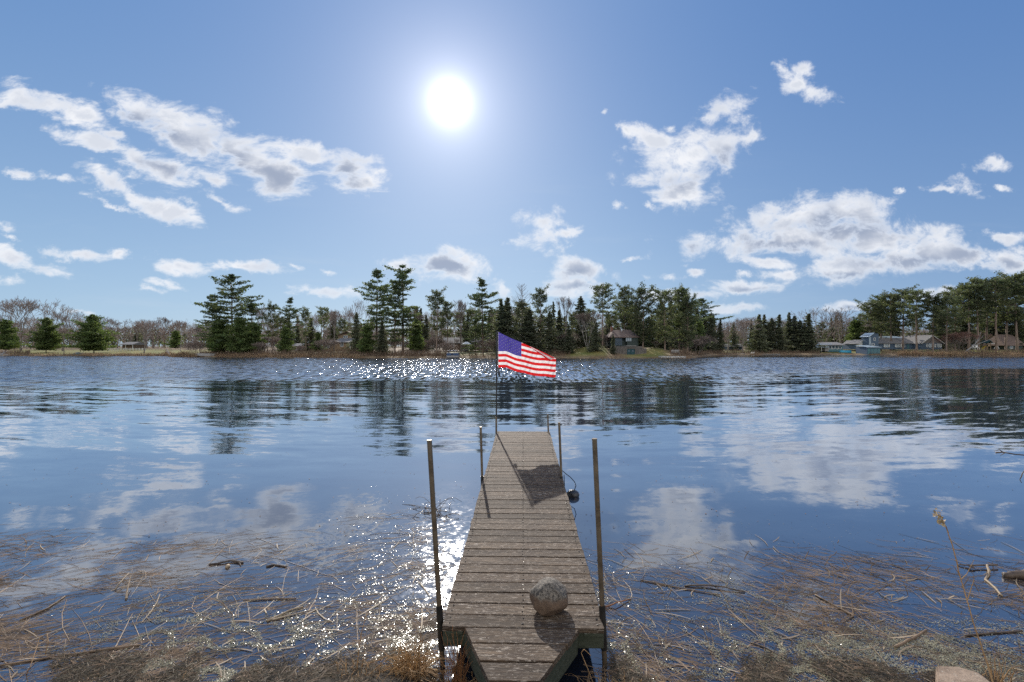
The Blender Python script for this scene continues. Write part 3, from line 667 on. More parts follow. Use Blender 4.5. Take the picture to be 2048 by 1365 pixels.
# ---- the far wood closing the horizon
def backwood():
    r = np.random.default_rng(8); lines = []; cs = []
    for i in range(2600):
        px = r.uniform(-900, 2950); Y = r.uniform(175, 240); x = (px - 1024) / F * Y; Hh = r.uniform(7, 12)
        p = np.array([x, Y, 1.8]); 
        lines.append(np.stack([p, p + [r.normal(0, .3), 0, Hh * .5], p + [r.normal(0, .6), 0, Hh]]))
        for k in range(7):
            q = p + [r.normal(0, .3), r.normal(0, .3), Hh * r.uniform(.25, .7)]
            lines.append(np.stack([q, q + [r.normal(0, 1.0), r.normal(0, .5), r.uniform(.8, 2)], q + [r.normal(0, 1.7), r.normal(0, .5), r.uniform(2, 3.4)]]))
        if r.random() < .35: cs += [p + [r.normal(0, .6), r.normal(0, .6), Hh * r.uniform(.1, .8)] for _ in range(14)]
    a = polytubes(lines, .11, .03, 3); l = leaves(np.array(cs), 6, (.5, .5, .4), .8, r)
    V, Q = join([a, l]); mi = np.concatenate([np.zeros(len(a[1])), np.ones(len(l[1]))])
    o = mesh_np('far_woodland', V, Q, [M_['twig'], M_['spruce']], mi=mi)
    tag(o, 'far grey brown wood closing the horizon behind the shore', 'woodland', kind='stuff')
backwood()
# ---- reeds and brush along the water's edge
def edge_growth(name, label, cat, spans, m, hmin, hmax, seed, d0, d1, w=.03):
    r = np.random.default_rng(seed); lines = []; rr = []
    for (a, b, n, hs) in spans:
        for i in range(n):
            px = r.uniform(a, b); d = r.uniform(d0, d1); Y = shore_w(px) + d; x = (px - 1024) / F * Y; z = max(-.05, ground_h(x, Y))
            h = r.uniform(hmin, hmax) * hs * (.7 + .6 * (mnoise.noise(Vector((px * .05, 0, seed))) + .5)); l = r.normal(0, .2 * h, 2)
            lines.append(np.array([[x, Y, z], [x + l[0] * .4, Y + l[1] * .4, z + h * .6], [x + l[0], Y + l[1], z + h * .95]]))
    V, Q = polytubes(lines, w, w * .5, 3)
    return tag(mesh_np(name, V, Q, m), label, cat, kind='stuff')
mtan = mat('dry_reed', (.30, .20, .13), (.42, .31, .20), 1, .8, island=.4, trans=.3)
mbr = mat('brush', (.12, .082, .055), (.20, .14, .10), 1, .85, island=.4)
edge_growth('shore_reeds', 'tan and rusty dry reeds fringing the far waterline', 'reeds', [(20, 180, 500, .8), (160, 350, 1500, .8), (330, 395, 900, 1.3), (430, 720, 2300, .85), (1020, 1120, 250, .7), (1500, 1590, 250, .7), (1795, 1935, 1500, 1.15), (1940, 2060, 500, 1.0)], mtan, .35, .9, 3, -.4, 1.4)
edge_growth('shore_brush', 'brown twiggy brush on the far bank', 'brush', [(0, 60, 300, 1), (400, 900, 3600, 1.1), (900, 1000, 250, .5), (1000, 1140, 700, .9), (1340, 1500, 800, 1), (1500, 1640, 600, .9), (1740, 2060, 1400, 1)], mbr, .4, 1.3, 4, .8, 7)
# ================================================================ dock
m_dark = mat('dark_metal', (.03, .03, .03), (.06, .055, .05), 9, .4, metal=.6, spec=.5)
m_wood, N = new_mat('weathered_planks')
co = N.n('ShaderNodeTexCoord').outputs['Object']
isl = N.n('ShaderNodeNewGeometry').outputs['Random Per Island']
off = N.n('ShaderNodeCombineXYZ', {0: N.m('MULTIPLY', isl, 37.0), 1: N.m('MULTIPLY', isl, 11.0), 2: 0.0}).outputs[0]
v = N.vm('ADD', co, off)
gr = N.noise(N.map(v, sca=(2.2, 60, 60)), 1.6, 6, .65, .6)
gr2 = N.noise(N.map(v, sca=(5, 150, 150)), 1.0, 4, .6)
st = N.noise(N.map(v, sca=(2, 7, 7)), 2.2, 5, .65)
ps = N.noise(N.map(v, sca=(7, 34, 34)), 2.6, 6, .72, .8)
col = N.mix(N.ramp(gr, .34, .68), (.028, .018, .011), (.130, .090, .058))
col = N.mix(N.m('MULTIPLY', N.ramp(st, .40, .62), .7), col, (.035, .022, .015))
col = N.mix(N.m('MULTIPLY', N.ramp(ps, .545, .60), .8), col, (.38, .32, .26))
col = N.mix(N.m('MULTIPLY', N.ramp(gr2, .6, .75), .5), col, (.035, .025, .02))
f = N.m('ADD', .70, N.m('MULTIPLY', isl, .75))
col = N.vm('MULTIPLY', col, N.n('ShaderNodeCombineXYZ', {0: f, 1: f, 2: f}).outputs[0])
hh = N.m('ADD', N.m('MULTIPLY', gr, 1.0), N.m('ADD', N.m('MULTIPLY', gr2, .5), N.m('MULTIPLY', N.ramp(ps, .575, .62), .25)))
N.n('ShaderNodeOutputMaterial', {0: N.n('ShaderNodeBsdfPrincipled', {'Base Color': col, 'Roughness': .78, 'Specular IOR Level': .28, 'Normal': bumpn(N, hh, .005)}).outputs[0]})
m_green = mat('green_treated_wood', (.035, .042, .026), (.06, .065, .045), 6, .8, bump=.004, sca=(1, 6, 6), c3=(.14, .15, .13))
m_steel = mat('rusty_pipe', (.10, .075, .05), (.20, .155, .105), 9, .38, metal=.35, bump=.002, c3=(.22, .13, .07), spec=.5)
m_dark = mat('dark_metal', (.03, .03, .03), (.06, .055, .05), 9, .4, metal=.6, spec=.5)

DZ = EYE - 2.09; SLOPE = .0209
dock = tag(empty('wooden_dock', (.082, 3.38, DZ), (math.atan(SLOPE), 0, -.0245)), 'narrow weathered plank dock running out into the lake', 'dock')
def dl(p):                                   # world point in the dock's own frame
    return dock.matrix_basis.inverted() @ Vector(p)
rg = random.Random(3)
LEN = 7.03
def plank(mb, x0, x1, y0, y1, th=.036, tz=0.0, jit=.004):
    """one board, sawn edges a little uneven, slightly cupped"""
    nx = 14; bm = mb.bm; rows = []
    sy = rg.uniform(-jit, jit); ph = rg.uniform(0, 100)
    ends = (rg.uniform(-.006, .006), rg.uniform(-.006, .006))
    prof = [(0, -th), (0, -.004), (.004, 0), ((y1 - y0) * .5, -.0015 + rg.uniform(-.002, .001)), (y1 - y0 - .004, 0), (y1 - y0, -.004), (y1 - y0, -th)]
    for i in range(nx + 1):
        t = i / nx; xa = x0(0) + ends[0]; xb = x1(0) + ends[1]
        row = []
        for (py, pz) in prof:
            q = py / (y1 - y0); xl = x0(q) + ends[0]; xr = x1(q) + ends[1]; x = xl + (xr - xl) * t
            wob = .0018 * mnoise.noise(Vector((x * 4, ph, 0))) if py in (0, y1 - y0) else 0
            row.append(bm.verts.new((x, y0 + py + sy * (t - .5) + wob, pz + tz + .002 * mnoise.noise(Vector((x * 2.0, ph, 5))))))
        rows.append(row)
    n = len(prof)
    for A, B in zip(rows, rows[1:]):
        for k in range(n): bm.faces.new((A[k], B[k], B[(k + 1) % n], A[(k + 1) % n]))
    bm.faces.new(rows[0]); bm.faces.new(rows[-1][::-1])
mb = MB(); y = 0.0; pitch = LEN / 45
for i in range(45):
    w = pitch - rg.uniform(.008, .014)
    plank(mb, lambda q: -.605, lambda q: .605, y, y + w, tz=rg.uniform(-.0025, .0025)); y += pitch
mb.build('deck', m_wood, dock)
mb = MB()
for i in range(45):
    for sx_ in (-.56, .0, .56):
        for q in (.28, .72): mb.tube([(sx_ + rg.uniform(-.012, .012), (i + q) * pitch, -.002), (sx_ + rg.uniform(-.006, .006), (i + q) * pitch, .0035)], .0042, 6)
scr = mb.build('screws', m_dark, dock)
# tapering end towards the bank, three boards
mb = MB(); tops = [(-.522, -.362), (-.342, -.178), (-.168, -.006)]
def hw(yy): return .155 + (.425 - .155) * (yy + .522) / .522
def cx(yy): return -.055 + (-.034 + .055) * 0 + (.0 + .04) * (yy + .522) / .522
for (a, b) in tops:
    plank(mb, lambda q, a=a, b=b: cx(a + (b - a) * q) - hw(a + (b - a) * q), lambda q, a=a, b=b: cx(a + (b - a) * q) + hw(a + (b - a) * q), a, b, th=.045, tz=-.001)
mb.build('tapered_end', m_wood, dock)
mb = MB()
for s in (-1, 1):
    p0 = Vector((cx(-.53) + s * (hw(-.53) - .022), -.53, -.115)); p1 = Vector((cx(-.0) + s * (hw(-.0) - .022), -.0, -.115)); d = p1 - p0
    mb.box((p0 + p1) / 2, (.038, d.length, .14), Matrix.Rotation(math.atan2(-d.x, d.y), 3, 'Z'))
mb.box((cx(-.5), -.515, -.112), (.26, .036, .12))
mb.build('end_joists', m_green, dock)
mb = MB()
mb.box((0, .03, -.098), (1.20, .042, .118), bevel=.004)
for s in (-1, 1):
    mb.box((s * .52, .055, -.05), (.14, .11, .026), bevel=.003)
    mb.box((s * .56, LEN / 2, -.10), (.04, LEN - .2, .12))
for yy in (1.2, 2.4, 3.6, 4.8, 6.0, 6.95): mb.box((0, yy, -.105), (1.07, .04, .10))
mb.build('frame', m_green, dock)
# leaning pipe posts, each with a dark sleeve at the frame and its foot on the lake bed
def post(px, py, qx, qy, Y, r, lab=None, tall=True):
    top = P(px, py, Y); q = P(qx, qy, Y); d = (q - top); foot = top + d * ((top.z + .95) / -d.z)
    mb = MB(); mb.tube([dl(top), dl(foot)], r, 16)
    o = mb.build('post', m_steel, dock, smooth=False)
    a = top + d * ((top.z - .46) / -d.z); b = top + d * ((top.z - .12) / -d.z)
    m2 = MB(); m2.tube([dl(a), dl(b)], r * 1.28, 14); s_ = m2.build('sleeve', m_dark, o)
    capm = MB(); e = d.normalized(); capm.tube([dl(top - e * .006), dl(top + e * .004)], r * 1.06, 16); capm.build('cap', m_steel, o)
    return o
tag(post(858.8, 882, 879.5, 1230, 3.50, .0195), 'near left pipe post leaning left')
post(1189, 879, 1204.8, 1226, 3.50, .0195)
post(961.4, 855, 964.3, 955, 6.97, .0185)
post(1118.3, 846, 1122.8, 956, 6.97, .0185)
post(1095.5, 829, 1096.8, 868, 10.25, .018)

# ================================================================ flag and pole at the far left corner
fp = tag(empty('flagpole', tuple(P(993, 868, 10.25))), 'thin dark flagpole standing in a pipe at the far left dock corner', 'flagpole')
def fl(p): return Vector(p) - fp.location
mb = MB(); mb.tube([fl(P(992.6, 866, 10.25)), fl(P(993.6, 663, 10.25))], .0165, 12); mb.build('pole', m_dark, fp)
mb = MB(); t_ = P(992.5, 834, 10.25); mb.tube([fl(t_), fl((t_.x, 10.25, -.95))], .021, 14); sl2 = mb.build('socket', m_steel, fp)
mb = MB(); mb.box(fl(P(992.8, 662, 10.25)), (.035, .03, .022), bevel=.006); mb.build('finial', m_dark, fp)
m_weight = mat('dark_weight', (.03, .035, .045), (.06, .07, .08), 8, .6)
mb = MB(); mb.tube([fl(P(995.5, 735, 10.23)), fl(P(997, 741, 10.22))], .006, 6); mb.tube([fl(P(997, 741, 10.22)), fl(P(997.5, 744, 10.22)), fl(P(998, 749, 10.22)), fl(P(998, 751.5, 10.22))], [.012, .022, .030, .026], 10); mb.build('tassel', m_weight, fp)

def cloth(name, c, tr=.55):
    m, N = new_mat(name)
    co = N.n('ShaderNodeTexCoord').outputs['Object']
    n1 = N.noise(co, 260, 2, .5); n2 = N.noise(co, 9, 4, .6)
    col = N.mix(N.m('MULTIPLY', n2, .35), c, tuple(x * .78 for x in c))
    nn = bumpn(N, N.noise(N.map(co, rot=(0, R(30), 0), sca=(3, 1, 14)), 3, 4, .6), .012)
    d = N.n('ShaderNodeBsdfPrincipled', {'Base Color': col, 'Roughness': .7, 'Specular IOR Level': .2, 'Normal': nn}).outputs[0]
    t = N.n('ShaderNodeBsdfTranslucent', {0: col, 'Normal': nn}).outputs[0]
    out(N, N.n('ShaderNodeMixShader', {0: tr, 1: d, 2: t}).outputs[0]); return m
m_red = cloth('flag_red', (.66, .022, .025)); m_white = cloth('flag_white', (.84, .80, .80)); m_blue = cloth('flag_blue', (.075, .06, .30)); m_hem = cloth('flag_hem', (.35, .05, .06), .1)
FLG = tag(empty('american_flag', tuple(P(996, 700, 10.25))), 'American flag with red and white stripes blowing right from the pole', 'flag')
BOT = [(262, 540), (350, 545), (450, 580), (600, 621), (750, 645), (917, 653)]
TOP = [(262, 138), (400, 205), (520, 256), (620, 300), (760, 368), (930, 441)]
def ip(t, pts): return float(np.interp(t, [p[0] for p in pts], [p[1] for p in pts]))
def fz(cx_, cy_):                             # ripples of the cloth, towards and away from the camera
    return .035 * math.sin(cx_ * .021 + cy_ * .006) + .018 * math.sin(cx_ * .05 - cy_ * .018 + 1) + .010 * math.sin(cx_ * .11 + cy_ * .05)
def FPt(cx_, cy_, dy=0.0):
    return P(950 + cx_ / 5.687, 640 + cy_ / 5.687, 10.25 + fz(cx_, cy_) * min(1, (cx_ - 262) / 120) + dy) - FLG.location
CXS = [262 + (926 - 262) * i / 60 for i in range(61)]
def by(c, k):
    b_ = ip(c, BOT) + 3 * math.sin(c * .03); th = 31 - 1.2 * (c - 262) / 660
    return max(b_ - th * k, ip(c, TOP) + (2.0 if k < 13 else 0) * 0)
bmf = bmesh.new(); bmc = bmesh.new(); vf = {}; vc = {}
def gv(bm, store, i, kk):
    if (i, kk) not in store:
        k0 = int(kk // 3); f_ = (kk % 3) / 3.0; c = CXS[i]; c2 = c + (0 if c < 900 else (1 - kk / 39) * -9 * (i - 58) / 2)
        yy = by(c, k0) * (1 - f_) + by(c, k0 + 1) * f_ if kk < 39 else by(c, 13)
        store[(i, kk)] = bm.verts.new(FPt(c2, yy))
    return store[(i, kk)]
for i in range(60):
    for kk in range(39):
        c = (CXS[i] + CXS[i + 1]) / 2; k = kk // 3
        if by(c, k) - ip(c, TOP) < .6 : continue
        canton = (c < 526 and k >= 6)
        bm, stt = (bmc, vc) if canton else (bmf, vf)
        fc = bm.faces.new((gv(bm, stt, i, kk), gv(bm, stt, i + 1, kk), gv(bm, stt, i + 1, kk + 1), gv(bm, stt, i, kk + 1)))
        fc.smooth = True; fc.material_index = 0 if canton else (0 if k % 2 == 0 else 1)
# the upper fly corner folded down over the front
A0, A1, B0, B1 = (612, 299), (845, 468), (640, 306), (908, 434)
nS = 12; bands = [(0, .30, 0), (.30, .72, 1), (.72, 1.0, 0)]
for (f0, f1, mi_) in bands:
    row = []
    for j in range(nS + 1):
        t = j / nS; pr_ = []
        for f_ in (f0, f1):
            cx_ = (A0[0] + (A1[0] - A0[0]) * t) * (1 - f_) + (B0[0] + (B1[0] - B0[0]) * t) * f_; cy_ = (A0[1] + (A1[1] - A0[1]) * t) * (1 - f_) + (B0[1] + (B1[1] - B0[1]) * t) * f_
            pr_.append(bmf.verts.new(FPt(cx_, cy_, -.012 - .03 * (1 - f_))))
        row.append(pr_)
    for a, b_ in zip(row, row[1:]):
        fc = bmf.faces.new((a[0], b_[0], b_[1], a[1])); fc.material_index = mi_; fc.smooth = True
def fin(bm, name, mats, parent):
    me = bpy.data.meshes.new(name); bm.to_mesh(me); bm.free(); [me.materials.append(m) for m in mats]
    o = bpy.data.objects.new(name, me); sc.collection.objects.link(o); o.parent = parent; return o
fin(bmf, 'stripes', [m_red, m_white], FLG); can = fin(bmc, 'canton', [m_blue], FLG)
bms = bmesh.new()
for r_ in range(9):
    ncol = 6 if r_ % 2 == 0 else 5
    for c_ in range(ncol):
        u = (c_ * 2 + 1 + (r_ % 2)) / 12; cx_ = 262 + (524 - 262) * u; t0, b0 = by(cx_, 13), by(cx_, 6)
        cy_ = t0 + (b0 - t0) * (r_ + 1) / 10
        for side in (-.0035, .0035):
            pts = [bms.verts.new(FPt(cx_ + math.sin(a * math.pi / 5) * (7.0 if a % 2 == 0 else 2.8), cy_ - math.cos(a * math.pi / 5) * (7.0 if a % 2 == 0 else 2.8), side)) for a in range(10)]
            bms.faces.new(pts)
fin(bms, 'stars', [m_white], can)
mb = MB(); mb.tube([FPt(264, ip(264, TOP) - 2), FPt(264, 541)], .006, 6); mb.build('heading', m_white, FLG)
mb = MB(); mb.tube([FPt(922, by(926, 13)), FPt(915, 652)], .004, 6); mb.build('fly_hem', m_hem, FLG)

# ================================================================ rocks
PLN = [(Vector(v).normalized(), d) for v, d in (((0, 0, -1), .72), ((-1, -.1, -.05), .98), ((-.8, -.1, .75), .90), ((-.15, .1, 1), .95), ((.75, -.2, .8), .86), ((1, 0, .05), .98), ((.75, 0, -.8), .98),
    ((-.7, 0, -.8), .96), ((-.35, -1, .15), .88), ((.6, -.9, .1), .90), ((0, -.8, .8), .88), ((0, 1, .2), .9), ((.3, -.8, -.6), .92), ((0, .9, -.6), .95))]
def rock(name, loc, r, seed, m, rough=.16, flat=None, sub=4, rot=0, boxy=False):
    bm = bmesh.new(); bmesh.ops.create_icosphere(bm, subdivisions=sub, radius=1)
    for v_ in bm.verts:
        p = v_.co.copy(); n = mnoise.noise(p * 1.1 + Vector((seed, 0, 0))) * rough * 2 + mnoise.noise(p * 3.2 + Vector((seed, 5, 0))) * rough * .5 + mnoise.noise(p * 11 + Vector((seed, 5, 0))) * rough * .12 + mnoise.noise(p * 25) * rough * .06
        if boxy:                                # facets: the nearest of a set of cutting planes
            q = min((dd_ / max(1e-3, p.dot(nn_)) for nn_, dd_ in PLN if p.dot(nn_) > .05), default=1.2); p = p * (.5 + .5 * min(q, 1.2)); n *= 1.1
        v_.co = p * (1 + n)
        if flat is not None and v_.co.z < flat: v_.co.z = flat + (v_.co.z - flat) * .15
        v_.co = Vector((v_.co.x * r[0], v_.co.y * r[1], v_.co.z * r[2]))
    me = bpy.data.meshes.new(name); bm.to_mesh(me); bm.free(); me.materials.append(m); me.shade_smooth()
    o = bpy.data.objects.new(name, me); sc.collection.objects.link(o); o.location = loc; o.rotation_euler = (0, 0, rot); return o
m_rock, N = new_mat('granite')
co = N.n('ShaderNodeTexCoord').outputs['Object']
n1 = N.noise(co, 9, 6, .7); n2 = N.noise(co, 55, 5, .8); n3 = N.noise(co, 150, 3, .6)
zc = N.m('ADD', N.n('ShaderNodeSeparateXYZ', {0: co}).outputs[2], N.m('MULTIPLY', N.m('SUBTRACT', n1, .5), .12))
col = N.mix(N.ramp(n1, .3, .7), (.10, .062, .038), (.17, .110, .070))
lich = N.mix(N.ramp(n2, .42, .58), (.05, .042, .034), (.24, .205, .165))
col = N.mix(N.ramp(zc, .01, .05), col, lich)
col = N.mix(N.m('MULTIPLY', N.ramp(n3, .6, .68), .6), col, (.05, .045, .04))
N.n('ShaderNodeOutputMaterial', {0: N.n('ShaderNodeBsdfPrincipled', {'Base Color': col, 'Roughness': .8, 'Normal': bumpn(N, N.m('ADD', n2, N.m('MULTIPLY', n3, .3)), .012)}).outputs[0]})
rk = rock('rock', P(1099, 1199, 3.60) , (.144, .130, .126), 12.7, m_rock, flat=-.74, rough=.075, sub=5, boxy=True)
rk.location.z = DZ + .0209 * .22 + .128 * .80
tag(rk, 'round speckled granite rock sitting on the dock planks', 'rock')
m_black = mat('wet_dark_stone', (.012, .012, .014), (.035, .035, .04), 12, .3, bump=.01, spec=.6)
bk = tag(empty('mooring_stone', tuple(PW(1145, 993, 0))), 'small dark wet stone with a wire loop in the water beside the dock', 'stone')
o_ = rock('stone', (0, 0, .03), (.10, .09, .075), 8.1, m_black, rough=.12, sub=3); o_.parent = bk
L0 = bk.location
mb = MB(); pts = [P(1125, 942, 7.0), P(1133, 949, 7.05), P(1141, 955, 7.15), P(1149, 964, 7.2), P(1152, 972, 7.25), P(1149, 980, 7.3), P(1143, 984, 7.3)]
mb.tube([p - L0 for p in pts], .006, 6); mb.tube([P(1128, 950, 7.0) - L0, P(1129, 972, 7.05) - L0], .006, 6); mb.build('wire', m_dark, bk)
m_flat = mat('tan_flat_rock', (.36, .27, .20), (.25, .18, .13), 9, .85, bump=.012, c3=(.45, .38, .30))
fr_ = rock('flat_rock', (1.585, 1.0, 0), (.30, .2, .2), 5.5, m_flat)
bpy.data.objects.remove(fr_)
mb = MB()
def RK(px, py, z): return PW(px, py, z)
top = [RK(1872, 1330, .16), RK(1915, 1332, .16), RK(1958, 1346, .15), RK(1995, 1372, .14), RK(2040, 1420, .13), RK(1890, 1440, .14), RK(1876, 1375, .15)]
bmr = bmesh.new(); tv = [bmr.verts.new(p) for p in top]; bv_ = [bmr.verts.new((p.x + (p.x - 2.6) * .04, p.y + .02, -.05)) for p in top]
bmr.faces.new(tv)
for i in range(7): bmr.faces.new((tv[i], bv_[i], bv_[(i + 1) % 7], tv[(i + 1) % 7]))
bmesh.ops.recalc_face_normals(bmr, faces=bmr.faces)
bmesh.ops.bevel(bmr, geom=[e for e in bmr.edges], offset=.012, segments=2, affect='EDGES')
bmesh.ops.triangulate(bmr, faces=bmr.faces); bmesh.ops.subdivide_edges(bmr, edges=bmr.edges, cuts=4, use_grid_fill=True)
for v_ in bmr.verts: v_.co += Vector([mnoise.noise(v_.co * 9 + Vector((k * 7, 0, 0))) * .010 for k in range(3)])
o_ = fin(bmr, 'flat_rock', [m_flat], None); tag(o_, 'flat tan slab of rock at the bottom right of the bank', 'rock')
# ================================================================ houses and things on the far shore
m_tan = mat('tan_siding', (.33, .24, .15), (.28, .20, .13), 2, .8, sca=(1, 1, 8))
m_brown = mat('brown_siding', (.12, .085, .06), (.16, .11, .08), 2, .85, sca=(1, 1, 8))
m_shin = mat('grey_shingles', (.24, .23, .23), (.17, .165, .165), 4, .9, bump=.01)
m_shinb = mat('brown_shingles', (.23, .165, .14), (.16, .12, .105), 4, .9, bump=.01)
m_green2 = mat('dark_green_boards', (.045, .065, .060), (.075, .095, .09), 2, .7, sca=(1, 1, 8))
m_glass = mat('window_glass', (.10, .13, .16), (.05, .07, .09), 1, .08, spec=.8)
m_paleglass = mat('bright_window_glass', (.45, .50, .52), (.30, .35, .38), 1, .1, spec=.8)
m_wht = mat('white_paint', (.76, .76, .74), (.66, .66, .64), 4, .6)
m_blue2 = mat('blue_grey_siding', (.11, .16, .23), (.08, .12, .18), 2, .75, sca=(1, 1, 8))
m_teal = mat('teal_siding', (.10, .21, .24), (.08, .17, .20), 2, .75, sca=(1, 1, 8))
m_stone = mat('field_stone', (.17, .155, .14), (.08, .07, .065), 3, .9, bump=.05, c3=(.25, .23, .21))
m_door = mat('teal_door', (.02, .06, .075), (.03, .08, .09), 2, .6)
m_tarp = mat('blue_tarp', (.05, .33, .47), (.04, .25, .38), 3, .5)
m_metalroof = mat('pale_metal_roof', (.42, .50, .56), (.34, .42, .48), 3, .45, metal=.3)
m_grayw = mat('grey_boards', (.32, .31, .30), (.22, .21, .20), 4, .8, sca=(1, 8, 8))
m_blk = mat('black_rubber', (.02, .02, .02), None, 4, .7)
m_brick = mat('chimney_brick', (.28, .13, .09), (.2, .1, .08), 8, .9)
m_yel = mat('yellow_plastic', (.6, .42, .06), None, 4, .5)
m_hull = mat('navy_hull', (.03, .06, .14), (.05, .09, .18), 2, .35)

class Site:
    """builds in units of photograph pixels about a base point, at its true distance"""
    def __init__(s, name, label, cat, px, d, base, group=None, Y=None):
        s.Y = Y or shore(px) + d; s.k = s.Y / F; s.px = px; s.py = base
        s.root = tag(empty(name, tuple(P(px, base, s.Y))), label, cat, group)
    def box(s, mb, x0, x1, y0, y1, d0, d1, bevel=0):
        """pixel columns x0..x1, pixel rows y0 (top)..y1 (bottom), metres d0..d1 behind the base point"""
        k = s.k; c = Vector((((x0 + x1) / 2 - s.px) * k, (d0 + d1) / 2, (s.py - (y0 + y1) / 2) * k))
        mb.box(c, (abs(x1 - x0) * k, abs(d1 - d0), abs(y1 - y0) * k), bevel=bevel); return mb
    def v(s, x, y, d): return Vector(((x - s.px) * s.k, d, (s.py - y) * s.k))
    def gable(s, mb, x0, x1, yr, ye, d0, d1, over=.35, th=.16, xr=None):
        """gable facing the camera: ridge runs away from it"""
        xr = (x0 + x1) / 2 if xr is None else xr
        poly = [(x0, ye), (xr, yr), (x1, ye)]; t = th / s.k
        p = [((a - s.px) * s.k, (s.py - b) * s.k) for a, b in ((x0 - 1, ye), (xr, yr), (x1 + 1, ye), (x1 + 1, ye + t * .8), (xr, yr + t), (x0 - 1, ye + t * .8))]
        mb.prism(p, d0 - over, d1 + over, 'y'); return mb
    def ridge(s, mb, x0, x1, yr, ye, d0, d1, hip=0, th=.15, yb=None):
        """roof whose ridge runs across the picture; hip insets the ridge ends (pixels)"""
        k = s.k; dm = (d0 + d1) / 2; yb = ye if yb is None else yb
        a, b, c, d = s.v(x0, ye, d0 - .3), s.v(x1, ye, d0 - .3), s.v(x1, yb, d1 + .3), s.v(x0, yb, d1 + .3)
        r0, r1 = s.v(x0 + hip, yr, dm), s.v(x1 - hip, yr, dm); dn = Vector((0, 0, -th))
        bm = mb.bm; V = [bm.verts.new(p) for p in (a, b, c, d, r0, r1)]; W_ = [bm.verts.new(p + dn) for p in (a, b, c, d)]
        for f_ in ((0, 1, 5, 4), (2, 3, 4, 5), (1, 2, 5), (3, 0, 4)): bm.faces.new([V[i] for i in f_])
        for i in range(4): bm.faces.new((V[i], W_[i], W_[(i + 1) % 4], V[(i + 1) % 4]))
        bm.faces.new(W_); return mb
    def window(s, x0, x1, y0, y1, d, glass=None, frame=None, bars=1):
        fr = MB(); t = .09 / s.k
        s.box(fr, x0 - t, x1 + t, y0 - t, y0, d - .07, d + .05); s.box(fr, x0 - t, x1 + t, y1, y1 + t * 1.3, d - .11, d + .05)
        s.box(fr, x0 - t, x0, y0, y1, d - .07, d + .05); s.box(fr, x1, x1 + t, y0, y1, d - .07, d + .05)
        for i in range(bars): xx = x0 + (x1 - x0) * (i + 1) / (bars + 1); s.box(fr, xx - t * .35, xx + t * .35, y0, y1, d - .05, d + .03)
        o = fr.build('window', frame or m_wht, s.root)
        gp = MB(); s.box(gp, x0, x1, y0, y1, d - .025, d + .01); gp.build('pane', glass or m_glass, o); return o

# --- tan house behind the shore pines
s = Site('tan_house', 'tan two storey house with a grey lean-to roof behind the left shore pines', 'house', 684, 15, 702)
mb = MB(); s.box(mb, 668, 702, 684, 704, 0, 5); s.box(mb, 661, 700, 668, 704, 5.05, 12); s.box(mb, 640, 668, 688, 704, 2, 9); mb.build('wall', m_tan, s.root)
mb = MB(); s.gable(mb, 661, 700, 661.5, 669.5, 5.05, 12, over=.5); mb.prism([((x - s.px) * s.k, (s.py - y) * s.k) for x, y in ((661, 669), (680.5, 662.5), (700, 669))], 5.06, 5.3, 'y')
mb.build('gable_roof', m_brown, s.root)
bm_ = MB(); bm_.quad(s.v(666, 684.5, -.5), s.v(703.5, 684.5, -.5), s.v(703.5, 675.5, 5.0), s.v(666, 675.5, 5.0)); s.box(bm_, 666, 703.5, 684.5, 685.6, -.5, -.3)
bm_.quad(s.v(638, 688, 1.5), s.v(666, 688, 1.5), s.v(664, 680, 6), s.v(640, 680, 6)); bm_.build('roof', m_shin, s.root)
s.window(681, 686.5, 686, 693, 0, bars=1); s.window(672, 680, 671.5, 675, 5.05, bars=1); s.window(645, 652, 691, 696, 2)
mb = MB(); s.box(mb, 699.2, 701.6, 686, 699, -.12, 0); mb.build('door', m_wht, s.root)
# --- long low dark house left of the flag
s = Site('low_dark_house', 'long low dark house behind the lawn left of the flag', 'house', 940, 27, 699)
mb = MB(); s.box(mb, 884, 958, 686, 701, 1, 8); s.box(mb, 958, 995, 685.5, 701, -1, 7); mb.build('wall', m_brown, s.root)
mb = MB(); s.ridge(mb, 882, 960, 675, 686, 1, 8); s.gable(mb, 956, 997, 673, 686, -1, 7, over=.5); mb.prism([((x - s.px) * s.k, (s.py - y) * s.k) for x, y in ((958, 685.6), (976.5, 674.5), (995, 685.6))], -.97, -.7, 'y'); mb.build('roof', m_shin, s.root)
for x in (893, 903, 945): s.window(x, x + 5, 688, 694, 1)
s.window(961, 968, 688, 695, -1, glass=m_paleglass); s.window(972, 981, 687, 696, -1, glass=m_paleglass); s.window(985, 990, 688, 695, -1)
# --- white gazebo
s = Site('gazebo', 'small white open gazebo on the lawn left of the flag', 'gazebo', 932, 20, 701)
for x in (926, 938):
    for d in (0, 1.4): mb = MB(); s.box(mb, x, x + 1, 688, 701.5, d, d + .12); mb.build('post', m_wht, s.root)
mb = MB(); s.ridge(mb, 923.5, 941.5, 684, 688.5, -.2, 1.8, hip=7, th=.12); mb.build('roof', m_wht, s.root)
mb = MB(); s.box(mb, 926, 939, 696, 697, .02, .1); [s.box(mb, x, x + .4, 697, 701.5, .03, .08) for x in (928, 930, 932, 934, 936)]; mb.build('railing', m_wht, s.root)
